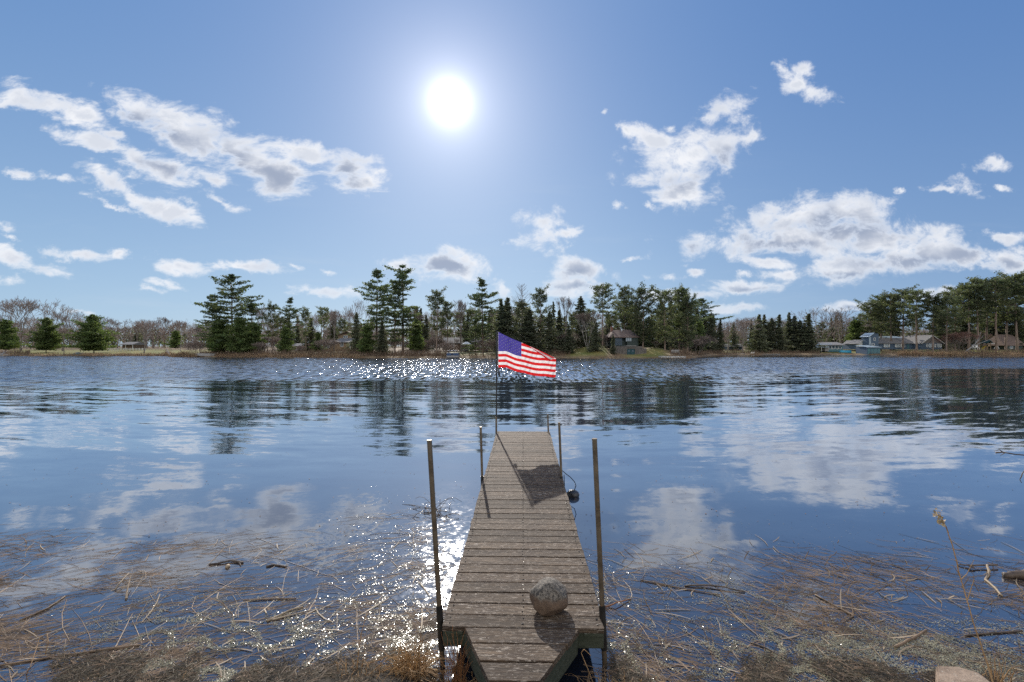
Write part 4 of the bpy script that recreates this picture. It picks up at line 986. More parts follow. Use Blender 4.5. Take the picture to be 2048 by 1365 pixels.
# --- brown roofed cabin over its stone boathouse wall
s = Site('cabin', 'dark green cabin with a brown hipped roof right of the tall red pine', 'house', 1248, 10, 691)
mb = MB(); s.box(mb, 1223, 1252, 673, 693, 0, 6); s.box(mb, 1252, 1274, 674, 693, -1, 6); mb.build('wall', m_green2, s.root)
mb = MB(); s.ridge(mb, 1219, 1277, 659.5, 674.5, -1, 6, hip=11); mb.build('roof', m_shinb, s.root)
mb = MB(); s.box(mb, 1226.5, 1230, 653, 668, 2.2, 3); mb.build('chimney', m_brick, s.root)
mb = MB(); s.box(mb, 1246, 1247.5, 659, 663, 1.5, 1.8); mb.build('vent_pipe', m_wht, s.root)
s.window(1249.5, 1260.5, 676, 683, -1, glass=m_paleglass, frame=m_green2, bars=2)
mb = MB(); s.box(mb, 1230, 1244, 677, 691, -.1, .02); mb.build('sliding_door', m_glass, s.root)
mb = MB(); s.box(mb, 1222, 1246, 684, 684.8, -1.4, -1.3); [s.box(mb, x, x + .4, 684.8, 691.4, -1.39, -1.31) for x in range(1223, 1246, 3)]; s.box(mb, 1222, 1246, 691.5, 692.5, -1.4, 0); mb.build('balcony', m_green2, s.root)
s2 = Site('boathouse_wall', 'grey stone retaining wall with a dark teal boat door below the cabin', 'wall', 1262, 4.4, 709)
mb = MB(); s2.box(mb, 1222, 1254, 693, 714, 0, 1.2); s2.box(mb, 1270, 1293, 697, 714, 0, 1.2); s2.box(mb, 1254, 1270, 693, 698, 0, 1.2); s2.box(mb, 1270, 1284, 693, 697, .1, 1.2); mb.build('stonework', m_stone, s2.root)
dd = MB(); s2.box(dd, 1254, 1270, 698, 711, .1, .2); s2.box(dd, 1261.7, 1262.3, 698, 711, .05, .12); dr = dd.build('boat_door', m_door, s2.root)
mb = MB(); s2.box(mb, 1256.5, 1260, 701, 704, .07, .11); s2.box(mb, 1264, 1267.5, 701, 704, .07, .11); mb.build('pane', m_glass, dr)
mb = MB(); s2.box(mb, 1252, 1272, 691.6, 693, -.2, 1.5); mb.build('coping', m_grayw, s2.root)
# --- teal house beside the spruces
s = Site('teal_house', 'low teal lakeside house with a flat pale roof right of the spruces', 'house', 1662, 7, 702)
mb = MB(); s.box(mb, 1655, 1684, 690, 704, 0, 6); s.box(mb, 1684, 1693, 692, 704, 1.5, 6); mb.build('wall', m_teal, s.root)
mb = MB(); s.ridge(mb, 1640, 1687, 684.5, 690, -.5, 6, th=.2); mb.build('roof', m_shin, s.root)
bm_ = MB(); bm_.quad(s.v(1626, 694.5, -1.2), s.v(1652, 694.5, -1.2), s.v(1658, 688, .6), s.v(1634, 688, .6)); bm_.quad(s.v(1636, 691.2, -1.0), s.v(1662, 690.6, -.8), s.v(1664, 688, .2), s.v(1640, 688, .2)); s.box(bm_, 1626, 1652, 694.5, 695.4, -1.25, -1.15); bm_.build('porch_roof', m_metalroof, s.root)
mb = MB(); s.box(mb, 1647, 1655, 695, 703, -.6, 3); mb.build('porch_wall', m_grayw, s.root)
for x in (1658, 1664.5, 1671, 1677.5): s.window(x, x + 4.5, 692.5, 698, 0, bars=0)
for x in (1628, 1638): mb = MB(); s.box(mb, x, x + .7, 695, 703, -1.1, -1.0); mb.build('porch_post', m_wht, s.root)
# --- long blue house, tower, boathouse
s = Site('long_blue_house', 'long single storey blue grey house with white trimmed gables in front of the pines', 'house', 1800, 19, 697)
mb = MB(); s.box(mb, 1757, 1828, 686.5, 699, 0, 7); s.box(mb, 1826, 1869, 687, 699, -2.5, 8); s.box(mb, 1708, 1737, 687, 699, -1, 6); mb.build('wall', m_blue2, s.root)
mb = MB(); s.ridge(mb, 1750, 1830, 676, 687, 0, 7); s.ridge(mb, 1718, 1742, 679.5, 687.5, -1, 6); s.gable(mb, 1826, 1870, 671, 687.5, -2.5, 8, over=.6); s.gable(mb, 1706, 1720, 681, 688, -2.2, 4, over=.3); mb.build('roof', m_shin, s.root)
mb = MB(); mb.prism([((x - s.px) * s.k, (s.py - y) * s.k) for x, y in ((1827, 687.3), (1848, 673), (1869, 687.3))], -2.47, -2.2, 'y'); mb.build('gable_wall', m_shin, s.root)
mb = MB(); s.box(mb, 1707.5, 1718.5, 687.8, 699, -2.2, -1.02); mb.prism([((x - s.px) * s.k, (s.py - y) * s.k) for x, y in ((1707.5, 687.9), (1713, 683), (1718.5, 687.9))], -2.19, -1.3, 'y'); mb.build('white_porch', m_wht, s.root)
for (a, b_, yr, ye, d) in ((1826, 1870, 671, 687.5, -3.12), (1706, 1720, 681, 688, -2.52)):
    mb = MB(); m_ = (a + b_) / 2
    for (x0, y0, x1, y1) in ((a - 1, ye, m_, yr), (m_, yr, b_ + 1, ye)):
        mb.quad(s.v(x0, y0 - .1, d), s.v(x1, y1 - .1, d), s.v(x1, y1 + 1.5, d), s.v(x0, y0 + 1.3, d)); 
    mb.build('barge_board', m_wht, s.root)
for (a, b_, gl_) in ((1770, 1776, m_paleglass), (1793, 1800, m_paleglass), (1804, 1809, m_glass)): s.window(a, b_, 689, 694.5, 0, glass=gl_)
for (a, b_) in ((1843, 1853), (1860, 1865)): s.window(a, b_, 688.5, 694.5, -2.5, glass=m_paleglass)
mb = MB(); [s.box(mb, x, x + 1.9, 688.5, 695, -.1, -.01) for x in (1767.2, 1777.4, 1790.2, 1801.2)]; [s.box(mb, x, x + 1.9, 688.2, 695, -2.6, -2.51) for x in (1838, 1855, 1866)]; mb.build('shutters', m_wht, s.root)
mb = MB(); s.box(mb, 1814, 1818, 688, 698, -.08, 0); mb.build('door', m_teal, s.root)
mb = MB(); s.ridge(mb, 1806, 1836, 671.5, 676.5, 5, 12); s.box(mb, 1807, 1835, 676.5, 684, 5.5, 11); mb.build('rear_roof', m_metalroof, s.root)
s = Site('tower', 'narrow tower with a pale cap at the left end of the long house', 'tower', 1747, 12, 697)
mb = MB(); s.box(mb, 1738, 1757, 672, 700, 0, 3); mb.prism([((x - s.px) * s.k, (s.py - y) * s.k) for x, y in ((1738, 672.02), (1746, 667), (1757, 667.5), (1757, 672.02))], .003, 2.99, 'y'); mb.build('wall', m_blue2, s.root)
mb = MB(); mb.quad(s.v(1735.5, 674, -.4), s.v(1747, 666, -.4), s.v(1747, 666, 3.3), s.v(1735.5, 674, 3.3)); mb.quad(s.v(1735.5, 674.8, -.4), s.v(1747, 666.8, -.4), s.v(1747, 666.8, 3.3), s.v(1735.5, 674.8, 3.3)); mb.quad(s.v(1735.5, 674, -.4), s.v(1747, 666, -.4), s.v(1747, 667.2, -.4), s.v(1735.5, 675.2, -.4)); mb.quad(s.v(1747, 666, -.4), s.v(1758.5, 667, -.4), s.v(1758.5, 667, 3.3), s.v(1747, 666, 3.3)); mb.build('roof', m_metalroof, s.root)
mb = MB(); s.box(mb, 1738.2, 1741.5, 674, 690, -.05, -.01); mb.build('corner_panel', m_metalroof, s.root)
s.window(1747.5, 1750.5, 676.5, 681, 0, bars=0); s.window(1744, 1748, 687.5, 691, 0, bars=0)
s = Site('boathouse', 'small blue grey boathouse with a flat pale roof at the waterline below the tower', 'boathouse', 1746, 1.5, 709)
mb = MB(); s.box(mb, 1733, 1760, 694, 711, 0, 4); mb.build('wall', m_blue2, s.root)
bm_ = MB(); bm_.quad(s.v(1731, 694.5, -.4), s.v(1761, 694.5, -.4), s.v(1759, 691, 4.2), s.v(1731, 691, 4.2)); s.box(bm_, 1731, 1761, 694.4, 695.4, -.42, -.3); bm_.build('roof', m_metalroof, s.root)
mb = MB(); [s.box(mb, x, x + 5.5, 697, 708, -.06, -.01) for x in (1735, 1741.5, 1748, 1754.5)]; mb.build('door_panels', m_teal, s.root)
# --- steep brown roof at the right edge
s = Site('steep_roof_cottage', 'cottage with a steep brown roof half hidden by pines at the far right', 'house', 2028, 18, 698)
mb = MB(); s.box(mb, 2012, 2046, 690, 700, 0, 6); mb.build('wall', m_green2, s.root)
mb = MB(); s.ridge(mb, 2006, 2052, 669, 691, 0, 6, hip=7); mb.build('roof', m_shinb, s.root); s.window(2020, 2025, 692, 697, 0)
# --- dark shed on the far left and low sheds in the bay
for (nm, lab, px, d, base, w, h_, mm, rr) in (('shed', 'dark open sided shed beyond the white fence on the far left', 254, 26, 698, 12, 9, m_brown, m_shin), ('shed', 'low dark blue shed behind the wide bare tree in the bay', 1470, 24, 698, 15, 5, m_blue2, m_shin), ('shed', 'pale grey shed among the pines left of the central tall pines', 596, 30, 699, 14, 7, m_grayw, m_shin)):
    s = Site(nm, lab, 'shed', px, d, base)
    mb = MB(); s.box(mb, px - w, px + w, base - h_, base + 2, .4, 5); mb.build('wall', mm, s.root)
    mb = MB(); s.ridge(mb, px - w - 1, px + w + 1, base - h_ - 5, base - h_ + .3, 0, 5); mb.build('roof', rr, s.root)
    mb = MB(); [s.box(mb, x, x + .8, base - h_ + .3, base + 1.5, -.05, .05) for x in (px - w, px - 3, px + w - 1)]; mb.build('posts', m_wht, s.root)
# --- white paddock fence
s = Site('paddock_fence', 'long low white rail fence across the far left lawn', 'fence', 254, 16, 701)
mb = MB(); s.box(mb, 217, 291, 697.2, 697.9, -.03, .03); s.box(mb, 217, 291, 699.0, 699.6, -.03, .03); mb.build('rail', m_wht, s.root)
for i in range(13): mb = MB(); s.box(mb, 217 + i * 6.1, 217.9 + i * 6.1, 696.6, 702.2, -.06, .06); mb.build('post', m_wht, s.root)
# --- boats
def boat(name, label, px, py, L, Wd, Hh, m, d=None, rot=0, up=False, z=None):
    Y = d; o = tag(empty(name, tuple(P(px, py, Y)), (0, 0, rot)), label, 'boat')
    bm = bmesh.new(); n = 10; rings = []
    for i in range(n + 1):
        t = i / n; w = Wd / 2 * (math.sin(math.pi * min(.97, .12 + t * .88)) ** .55 if t > .5 else 1 - .25 * (1 - t * 2) ** 2) ; hh = Hh * (1 + .35 * t * t); x = (t - .5) * L
        pr = [(-w, hh), (-w * .92, hh * .45), (-w * .5, .04), (0, 0), (w * .5, .04), (w * .92, hh * .45), (w, hh)]
        if up: pr = [(a, Hh * 1.2 - b) for a, b in pr]
        rings.append([bm.verts.new((x, a, b)) for a, b in pr])
    for A, B in zip(rings, rings[1:]):
        for k in range(6): bm.faces.new((A[k], A[k + 1], B[k + 1], B[k]))
    bm.faces.new(rings[0]); bm.faces.new(rings[-1][::-1])
    for A, B in zip(rings, rings[1:]):
        if not up: bm.faces.new([bm.verts.new(p.co + Vector((0, 0, -.12))) for p in (A[0], A[6], B[6], B[0])])
    bmesh.ops.recalc_face_normals(bm, faces=bm.faces); h_ = fin(bm, 'hull', [m], o)
    return o
b1 = boat('overturned_boat', 'turquoise overturned boat on the sand left of the boathouse', 1691, 706, 3.3, 1.3, .55, m_tarp, d=133, up=True)
mb = MB(); mb.box((0, 0, .62), (2.9, .05, .05)); mb.build('keel', m_tarp, b1)
b2 = boat('rowboat', 'dark grey rowboat lying on the reedy left shore below the pine clump', 412, 713, 4.2, 1.4, .55, m_grayw, d=103.5, rot=.1, up=True)
mb = MB(); mb.box((0, 0, .62), (3.4, .05, .05)); mb.build('keel', m_grayw, b2)
b3 = boat('pedal_boat', 'small grey blue pedal boat at the edge of the far left lawn', 158, 711, 2.3, 1.3, .5, m_teal, d=116.5)
mb = MB(); mb.box((-.3, 0, .62), (.5, 1.0, .35), bevel=.08); mb.build('seat', m_grayw, b3)
# pontoon boat
s = Site('pontoon_boat', 'navy blue and white pontoon boat moored below the lawn left of the flag', 'boat', 905, -1.2, 716)
for dd_ in (0, 1.7): mb = MB(); mb.tube([s.v(893, 714.4, dd_), s.v(894, 714.2, dd_), s.v(915, 714.2, dd_), s.v(919, 713.0, dd_)], [.05, .26, .26, .08], 10); mb.build('pontoon', m_grayw, s.root)
mb = MB(); s.box(mb, 892.5, 917.5, 711.4, 712.2, -.2, 2.0); mb.build('deck', m_grayw, s.root)
mb = MB(); s.box(mb, 893.5, 903, 706.8, 711.4, -.15, -.08); s.box(mb, 906, 917, 706.8, 711.4, -.15, -.08); s.box(mb, 893.5, 917, 706.8, 711.4, 1.9, 1.97); s.box(mb, 893.5, 894.2, 706.8, 711.4, -.1, 1.9); s.box(mb, 916.3, 917, 706.8, 711.4, -.1, 1.9); mb.build('fence', m_hull, s.root)
mb = MB(); s.box(mb, 893, 917.4, 706.0, 706.6, -.2, -.1); mb.build('rail', m_wht, s.root)
mb = MB(); [s.box(mb, x, x + .5, 702, 707, dd_, dd_ + .06) for x in (897, 911) for dd_ in (.1, 1.7)]; s.box(mb, 895, 913, 701.2, 702.2, 0, 1.9); mb.build('canopy', m_hull, s.root)
mb = MB(); s.box(mb, 907, 911, 707.5, 711.4, .8, 1.4); mb.build('console', m_wht, s.root)
# --- docks of the far shore
def far_dock(label, x0, x1, py, Y, n=4, wd=1.4, m=None, deck_px=1.2):
    s = Site('shore_dock', label, 'dock', (x0 + x1) / 2, 0, py, 'little docks along the far shore', Y=Y)
    mb = MB(); s.box(mb, x0, x1, py - 2.6, py - 2.6 + deck_px, 0, wd); mb.build('deck', m or m_wht, s.root)
    for i in range(n):
        x = x0 + 1 + (x1 - x0 - 2) * i / (n - 1)
        for d_ in (0, wd): mb = MB(); mb.tube([s.v(x, py - 4.5, d_), s.v(x, py + 6, d_)], .05, 6); mb.build('leg', m_grayw, s.root)
    return s
s = far_dock('white metal dock lying along the shore of the wooded point', 1321, 1372, 716.5, 90.0, 6)
mb = MB(); s.box(mb, 1321, 1331, 712, 713, .2, .9); mb.build('bench', m_grayw, s.root)
far_dock('small white dock in the bay left of the ladder', 1463, 1489, 710.5, 128.5, 3)
s = far_dock('long pale dock in the bay with a white ladder at its left end', 1508, 1560, 711, 129.5, 5, m=m_grayw)
for xx in (1501, 1505):
    mb = MB(); mb.tube([s.v(xx + 4, 704.5, 0), s.v(xx, 711.5, 0)], .06, 6); [mb.tube([s.v(xx + 3.2 - j * 1.1, 706 + j * 1.9, 0), s.v(xx + 3.2 - j * 1.1, 706 + j * 1.9, .5)], .04, 5) for j in range(3)]; mb.tube([s.v(xx + 4, 704.5, .5), s.v(xx, 711.5, .5)], .06, 6); mb.build('ladder', m_wht, s.root)
# bench under the pines on the point
s = Site('bench', 'grey wooden bench under the pines on the wooded point', 'bench', 1352, 3, 709)
mb = MB(); s.box(mb, 1344, 1360, 704.5, 705.6, 0, .5); mb.build('seat', m_grayw, s.root)
mb = MB(); s.box(mb, 1344, 1360, 700, 703.8, .5, .56); mb.build('backrest', m_grayw, s.root)
for x in (1345, 1358): mb = MB(); s.box(mb, x, x + 1, 705.6, 709.8, .05, .45); mb.build('leg', m_grayw, s.root)
# --- parked cars by the long house
def car(label, px, d, base, m):
    s = Site('parked_car', label, 'car', px, d, base, 'cars parked by the long blue house'); k = s.k
    L, Hh = 4.3, 1.45; o = s.root
    poly = [(-2.1, .3), (-2.15, .75), (-1.35, .95), (-.75, 1.42), (.95, 1.45), (1.7, .98), (2.15, .85), (2.15, .3)]
    mb = MB(); mb.prism(poly, 0, 1.7, 'y'); mb.build('body', m, o)
    mb = MB(); mb.prism([(-1.15, .98), (-.68, 1.36), (.85, 1.38), (1.45, 1.0)], -.02, 1.72, 'y'); mb.build('windows', m_glass, o)
    for x in (-1.35, 1.35):
        for yy in (.02, 1.5): mb = MB(); mb.tube([(x, yy, .32), (x, yy + .2, .32)], .33, 14); mb.build('wheel', m_blk, o)
car('white car parked left of the blue grey tower', 1702, 24, 698.5, m_wht)
car('dark car parked behind the teal house', 1690, 30, 698.5, m_hull)
# --- play set with slide and swing bar
s = Site('play_set', 'wooden play set with a green roof, yellow slide and swing bar on the right lawn', 'play set', 1985, 13, 698)
mb = MB(); [s.box(mb, x, x + .9, 686, 699, d, d + .15) for x in (1975, 1981) for d in (0, 1.2)]; s.box(mb, 1975, 1982, 692, 693, 0, 1.3); s.box(mb, 1975, 1982, 689.5, 692, 0, .06); mb.build('tower_frame', m_tan, s.root)
mb = MB(); s.gable(mb, 1974, 1983, 680.5, 686, 0, 1.3); mb.build('roof', m_door, s.root)
mb = MB(); mb.tube([s.v(1982, 687.5, .6), s.v(1998, 687.5, .6)], .07, 6); [mb.tube([s.v(1998, 687.5, .6), s.v(x, 699, dd_)], .07, 6) for x, dd_ in ((1992, .6), (1998, 0), (1997, 1.2))]; mb.build('swing_frame', m_wht, s.root)
mb = MB(); mb.quad(s.v(1975, 692, .2), s.v(1968, 698.5, .2), s.v(1968, 698.5, .8), s.v(1975, 692, .8)); mb.build('slide', m_yel, s.root)
for i, px in enumerate((1950, 1957)):
    s = Site('lawn_chair', ['white lawn chair on the right bank, left one', 'white lawn chair on the right bank nearer the play set'][i], 'chair', px, 9, 699, 'white lawn chairs')
    mb = MB(); s.box(mb, px - 2, px + 2, 695, 695.6, 0, .5); mb.build('seat', m_wht, s.root)
    mb = MB(); s.box(mb, px - 2, px + 2, 690.5, 695, .5, .55); mb.build('backrest', m_wht, s.root)
    for x in (px - 2, px + 1.6):
        for dd_ in (0, .5): mb = MB(); s.box(mb, x, x + .4, 695.6, 699.6, dd_, dd_ + .05); mb.build('leg', m_wht, s.root)
# --- driftwood, leaning pole, fallen limbs
def limbs(name, label, lines, r0, r1, m, cat='driftwood'):
    c = Vector(lines[0][0]); o = tag(empty(name, tuple(c)), label, cat)
    for i, l in enumerate(lines):
        mb = MB(); n = len(l); mb.tube([Vector(p) - c for p in l], [r0[i] + (r1[i] - r0[i]) * j / (n - 1) for j in range(n)], 7); mb.build('trunk' if i == 0 else 'limb', m, o)
    return o
Yp = shore(340) + 1.0
limbs('leaning_pole', 'pale pole leaning out of the reeds on the left shore', [[P(333, 698, Yp), P(342, 713.5, Yp - .6)], [P(331, 702, Yp), P(338, 708, Yp)]], [.10, .05], [.12, .04], M_['birch'], 'pole')
limbs('driftwood', 'bleached driftwood pile at the far left edge of the waterline', [[P(0, 711, 114.5), P(14, 703, 115.5)], [P(-3, 706, 115), P(16, 710, 114.6)], [P(4, 712, 114.3), P(8, 701, 115.5)]], [.16, .12, .1], [.06, .05, .04], m_grayw)
Yq = shore(1945) + 5
limbs('fallen_tree', 'bare fallen tree with slanting limbs on the right bank', [[P(1928, 706, Yq), P(1944, 694, Yq), P(1966, 672, Yq + 1)], [P(1934, 702, Yq), P(1950, 690, Yq), P(1952, 678, Yq)], [P(1944, 694, Yq), P(1968, 684, Yq - 1), P(1985, 677, Yq - 1)], [P(1950, 689, Yq), P(1958, 676, Yq), P(1962, 664, Yq)], [P(1930, 703, Yq), P(1955, 706, Yq - 2)]], [.22, .12, .12, .10, .14], [.05, .03, .03, .03, .05], m_grayw, 'fallen tree')
# ================================================================ reeds, weed and litter in the near water
m_straw = mat('floating_straw', (.27, .18, .11), (.11, .075, .048), 5, .6, island=.45, trans=.15, spec=.4)
m_pale = mat('bleached_straw', (.46, .36, .25), (.32, .24, .16), 5, .6, island=.3, trans=.25, spec=.4)
m_sub = mat('sunken_reed', (.22, .12, .065), (.12, .07, .04), 5, .8, island=.5)
m_duck = mat('duckweed', (.30, .27, .17), (.15, .135, .08), 3, .24, island=.6, spec=.6)
m_mossy = mat('wet_litter', (.10, .075, .042), (.04, .032, .020), 6, .7, island=.6, spec=.4)
m_stick = mat('dark_wet_stick', (.045, .032, .024), (.12, .085, .06), 8, .55, spec=.4)
m_dry = mat('dry_grass', (.50, .34, .19), (.34, .21, .11), 3, .65, island=.35, trans=.35)
m_rust = mat('rusty_grass', (.36, .17, .07), (.24, .12, .06), 3, .65, island=.3, trans=.35)
NR = np.random.default_rng(21)
def blades(pts, ang, L, W_, z, seed, curve=.42, tilt=0.0):
    """flat thin reed fragments floating or sunk: 3-segment ribbons"""
    r = np.random.default_rng(seed); n = len(pts); c = r.normal(0, curve, n); k = 4; V = np.zeros((n, k, 2, 3))
    a = ang.copy(); p = np.stack([pts[:, 0], pts[:, 1]], 1) - np.stack([np.cos(ang), np.sin(ang)], 1) * L[:, None] * .5
    tl = r.normal(0, 1, n) * tilt
    for j in range(k):
        nx = np.stack([-np.sin(a), np.cos(a)], 1) * (W_ * (1 if 0 < j < k - 1 else .55))[:, None] * .5
        zz = z + tl * L * (j / (k - 1) - .5)
        V[:, j, 0, :2] = p + nx; V[:, j, 1, :2] = p - nx; V[:, j, 0, 2] = zz + r.uniform(0, .003, n); V[:, j, 1, 2] = zz
        p = p + np.stack([np.cos(a), np.sin(a)], 1) * (L / (k - 1))[:, None]; a = a + c / (k - 1)
    b = (np.arange(n) * k * 2)[:, None]; Q = [b + np.array([[2 * j, 2 * j + 1, 2 * j + 3, 2 * j + 2]]) for j in range(k - 1)]
    return V.reshape(-1, 3), np.concatenate(Q)
def scatter(n, x0, x1, y0, y1, dens, seed, z=0.0):
    """points spread over a patch of water given by its picture bounds, thinned by dens(px, py, x, Y)"""
    r = np.random.default_rng(seed); out_ = []
    while len(out_) < n:
        px = r.uniform(x0, x1); py = r.uniform(y0, y1); q = PW(px, py, z)
        if -.56 + .025 * (q.y - 3.4) < q.x < .74 + .025 * (q.y - 3.4) and q.y > 3.3: continue
        if r.random() < dens(px, py, q.x, q.y): out_.append((q.x, q.y))
    return np.array(out_)
def cl(x, y, s, seed=0, lo=-.1, hi=.35): return sm(lo, hi, mnoise.noise(Vector((x * s, y * s, seed))))
def bits(name, label, cat, pts, size, m, seed, z=.004, tilt=.25, group=None):
    r = np.random.default_rng(seed); n = len(pts); a = r.uniform(0, 6.28, n); s = size * r.uniform(.5, 1.5, n); V = np.zeros((n, 4, 3)); t1 = r.normal(0, tilt, n); t2 = r.normal(0, tilt, n)
    for k in range(4):
        dx_ = np.cos(a + k * 1.571) * s * (.5 if k % 2 else .35); dy_ = np.sin(a + k * 1.571) * s * (.5 if k % 2 else .35)
        V[:, k, 0] = pts[:, 0] + dx_; V[:, k, 1] = pts[:, 1] + dy_; V[:, k, 2] = z + np.abs(t1 * dx_ + t2 * dy_) + r.uniform(0, .003, n)
    return tag(mesh_np(name, V.reshape(-1, 3), (np.arange(n) * 4)[:, None] + np.arange(4)[None], m), label, cat, kind='stuff')

dl_ = lambda px, py, x, y: (sm(1040, 1150, py) * (1 - .5 * sm(1230, 1330, py)) * (.15 + .85 * cl(x * .6, y, 1.3, 1))) if px < 700 else sm(1000, 1100, py) * (.1 + .6 * cl(x, y, 1.6, 2))
p1 = scatter(3800, -250, 900, 1000, 1375, dl_, 1); a1 = NR.normal(R(17), R(20), len(p1)); sw = NR.random(len(p1)) < .22; a1[sw] = NR.uniform(0, 3.14, sw.sum())
L1 = NR.gamma(2.2, .12, len(p1)) + .04
v1, f1 = blades(p1, a1, L1, NR.uniform(.002, .0075, len(p1)), .004, 2)
tag(mesh_np('floating_reeds', v1, f1, m_straw), 'brown reed stalks floating in drifts left of the dock', 'reeds', kind='stuff')
dr_ = lambda px, py, x, y: sm(1070, 1160, py) * (.25 + .75 * cl(x * .6, y, 1.3, 5)) * (1 - .6 * sm(1600, 1900, px) * sm(1180, 1250, py))
p2 = scatter(2600, 1150, 2300, 1040, 1375, dr_, 3); a2 = NR.normal(R(-20), R(28), len(p2)); sw = NR.random(len(p2)) < .3; a2[sw] = NR.uniform(0, 3.14, sw.sum())
v2, f2 = blades(p2, a2, NR.gamma(2.2, .12, len(p2)) + .04, NR.uniform(.002, .007, len(p2)), .004, 4)
tag(mesh_np('floating_reeds', v2, f2, m_straw), 'brown reed stalks floating among duckweed right of the dock', 'reeds', kind='stuff')
p3 = scatter(260, -250, 2300, 1080, 1375, lambda px, py, x, y: (.2 + .8 * cl(x, y, .9, 9)), 5); v3, f3 = blades(p3, NR.uniform(0, 3.14, len(p3)), NR.gamma(2.5, .07, len(p3)) + .03, NR.uniform(.005, .013, len(p3)), .007, 6, curve=.45)
tag(mesh_np('bleached_reed_leaves', v3, f3, m_pale), 'short bleached reed leaves lying on the floating stalks', 'reeds', kind='stuff')
ps_ = scatter(4000, -250, 2300, 1000, 1375, lambda px, py, x, y: sm(1000, 1130, py) * (.2 + .8 * cl(x * .7, y, 1.1, 13)) * (1 if px > 1150 else .55), 7); as_ = NR.normal(R(-15), R(35), len(ps_))
zs = -NR.uniform(.01, .10, len(ps_)); v4, f4 = blades(ps_, as_, NR.gamma(2.5, .12, len(ps_)) + .05, NR.uniform(.003, .009, len(ps_)), zs, 8, tilt=.05)
tag(mesh_np('sunken_reeds', v4, f4, m_sub), 'rust brown reeds lying just under the water surface', 'reeds', kind='stuff')
# specks out on the open water
p5 = scatter(420, -200, 2250, 880, 1100, lambda px, py, x, y: .1 + .9 * cl(x, y, 1.2, 17, .1, .4), 9)
bits('floating_specks', 'tiny rusty seed specks drifting on open water', 'litter', p5, .022, m_sub, 10)
# duckweed: drifts of tiny leaves
def dd(px, py, x, y):
    c = (1 - sm(.0, .16, abs(mnoise.noise(Vector((x * 3.2, y * 3.2, 21)))))) * .75 + .35 * cl(x, y, 8, 23, .05, .3); c *= .25 + .75 * cl(x, y, 1.1, 29, -.3, .2)
    if px < 900: return c * (sm(1150, 1290, py) * sm(120, 420, px) * .9 + sm(960, 1100, py) * sm(600, 780, px) * .30 + .05 * sm(1100, 1200, py))
    return c * (sm(1100, 1240, py) * (1 - sm(1420, 1650, px)) * .8 + sm(1230, 1300, py) * sm(1380, 1640, px) * .9 + .04)
p6 = scatter(26000, -150, 1000, 960, 1375, dd, 11)
bits('duckweed', 'pale duckweed speckling the water left of the dock', 'duckweed', p6, .0095, m_duck, 12)
p7 = scatter(26000, 1100, 2250, 1040, 1375, dd, 13)
bits('duckweed', 'olive duckweed and scum on the water right of the dock', 'duckweed', p7, .0095, m_duck, 14)
p8 = scatter(24000, 1500, 2300, 1225, 1378, lambda px, py, x, y: sm(1225 + 40 * mnoise.noise(Vector((x * 2, 0, 3))), 1290, py) * cl(x, y, 1.5, 31, -.35, .05) * sm(1480, 1680, px), 15)
bits('duckweed_mat', 'dense olive grey duckweed mat around the flat rock at bottom right', 'duckweed', p8, .011, m_duck, 16, z=.002, tilt=.1)
# wet litter and moss heaped at the very edge of the bank
p9 = scatter(9000, 100, 960, 1290, 1420, lambda px, py, x, y: sm(1290, 1350, py) * cl(x, y, 3, 41, -.25, .1), 17)
vv, ff = blades(p9, NR.normal(R(5), R(45), len(p9)), NR.gamma(2.0, .022, len(p9)) + .015, NR.uniform(.002, .006, len(p9)), np.array([max(.006, near_h(q[0], q[1]) + .008) for q in p9]) + NR.uniform(0, .018, len(p9)), 61, curve=.6, tilt=.12)
tag(mesh_np('bank_litter', vv, ff, [m_mossy, m_straw], mi=(NR.random(len(ff) // 3) < .35).astype(int).tolist() * 3), 'wet dead straw and moss matted along the muddy edge left of the dock', 'litter', kind='stuff')
p10 = scatter(9000, 1220, 2000, 1290, 1420, lambda px, py, x, y: sm(1300, 1365, py) * cl(x, y, 3, 43, -.1, .2), 19)
vv, ff = blades(p10, NR.normal(R(5), R(45), len(p10)), NR.gamma(2.0, .022, len(p10)) + .015, NR.uniform(.002, .006, len(p10)), np.array([max(.006, near_h(q[0], q[1]) + .008) for q in p10]) + NR.uniform(0, .018, len(p10)), 62, curve=.6, tilt=.12)
tag(mesh_np('bank_litter', vv, ff, [m_mossy, m_straw], mi=(NR.random(len(ff) // 3) < .35).astype(int).tolist() * 3), 'wet dead straw and moss matted along the muddy edge right of the dock', 'litter', kind='stuff')

# ---- single sticks and branches
def stick(label, pts, r0, r1, m, twigs=(), name='stick', cat='stick'):
    c = Vector(pts[0]); o = tag(empty(name, tuple(c)), label, cat); P_ = [Vector(p) for p in pts]
    mb = MB(); fine = []; rs = []; n = 4
    for i in range(len(P_) - 1):
        for j in range(n): fine.append(P_[i].lerp(P_[i + 1], j / n) + Vector((mnoise.noise(P_[i] * 7 + Vector((j, 0, 0))) * r0 * .8, mnoise.noise(P_[i] * 9 + Vector((0, j, 0))) * r0 * .8, mnoise.noise(P_[i] * 5 + Vector((0, 0, j))) * r0 * .5)))
    fine.append(P_[-1]); N_ = len(fine); rs = [(r0 + (r1 - r0) * i / (N_ - 1)) * (1 + .25 * mnoise.noise(fine[i] * 23)) for i in range(N_)]
    mb.tube([p - c for p in fine], rs, 8); mb.build('stem', m, o, smooth=True)
    for (q, rr) in twigs: t = MB(); t.tube([Vector(p) - c for p in q], [rr * (1 - .7 * i / (len(q) - 1)) for i in range(len(q))], 6); t.build('twig', m, o)
    return o
w_ = lambda px, py, z=.008: PW(px, py, z)
stick('long brown reed stalk lying low at the far bottom left', [w_(0, 1331), w_(120, 1312), w_(215, 1299), w_(278, 1291)], .007, .010, m_straw)
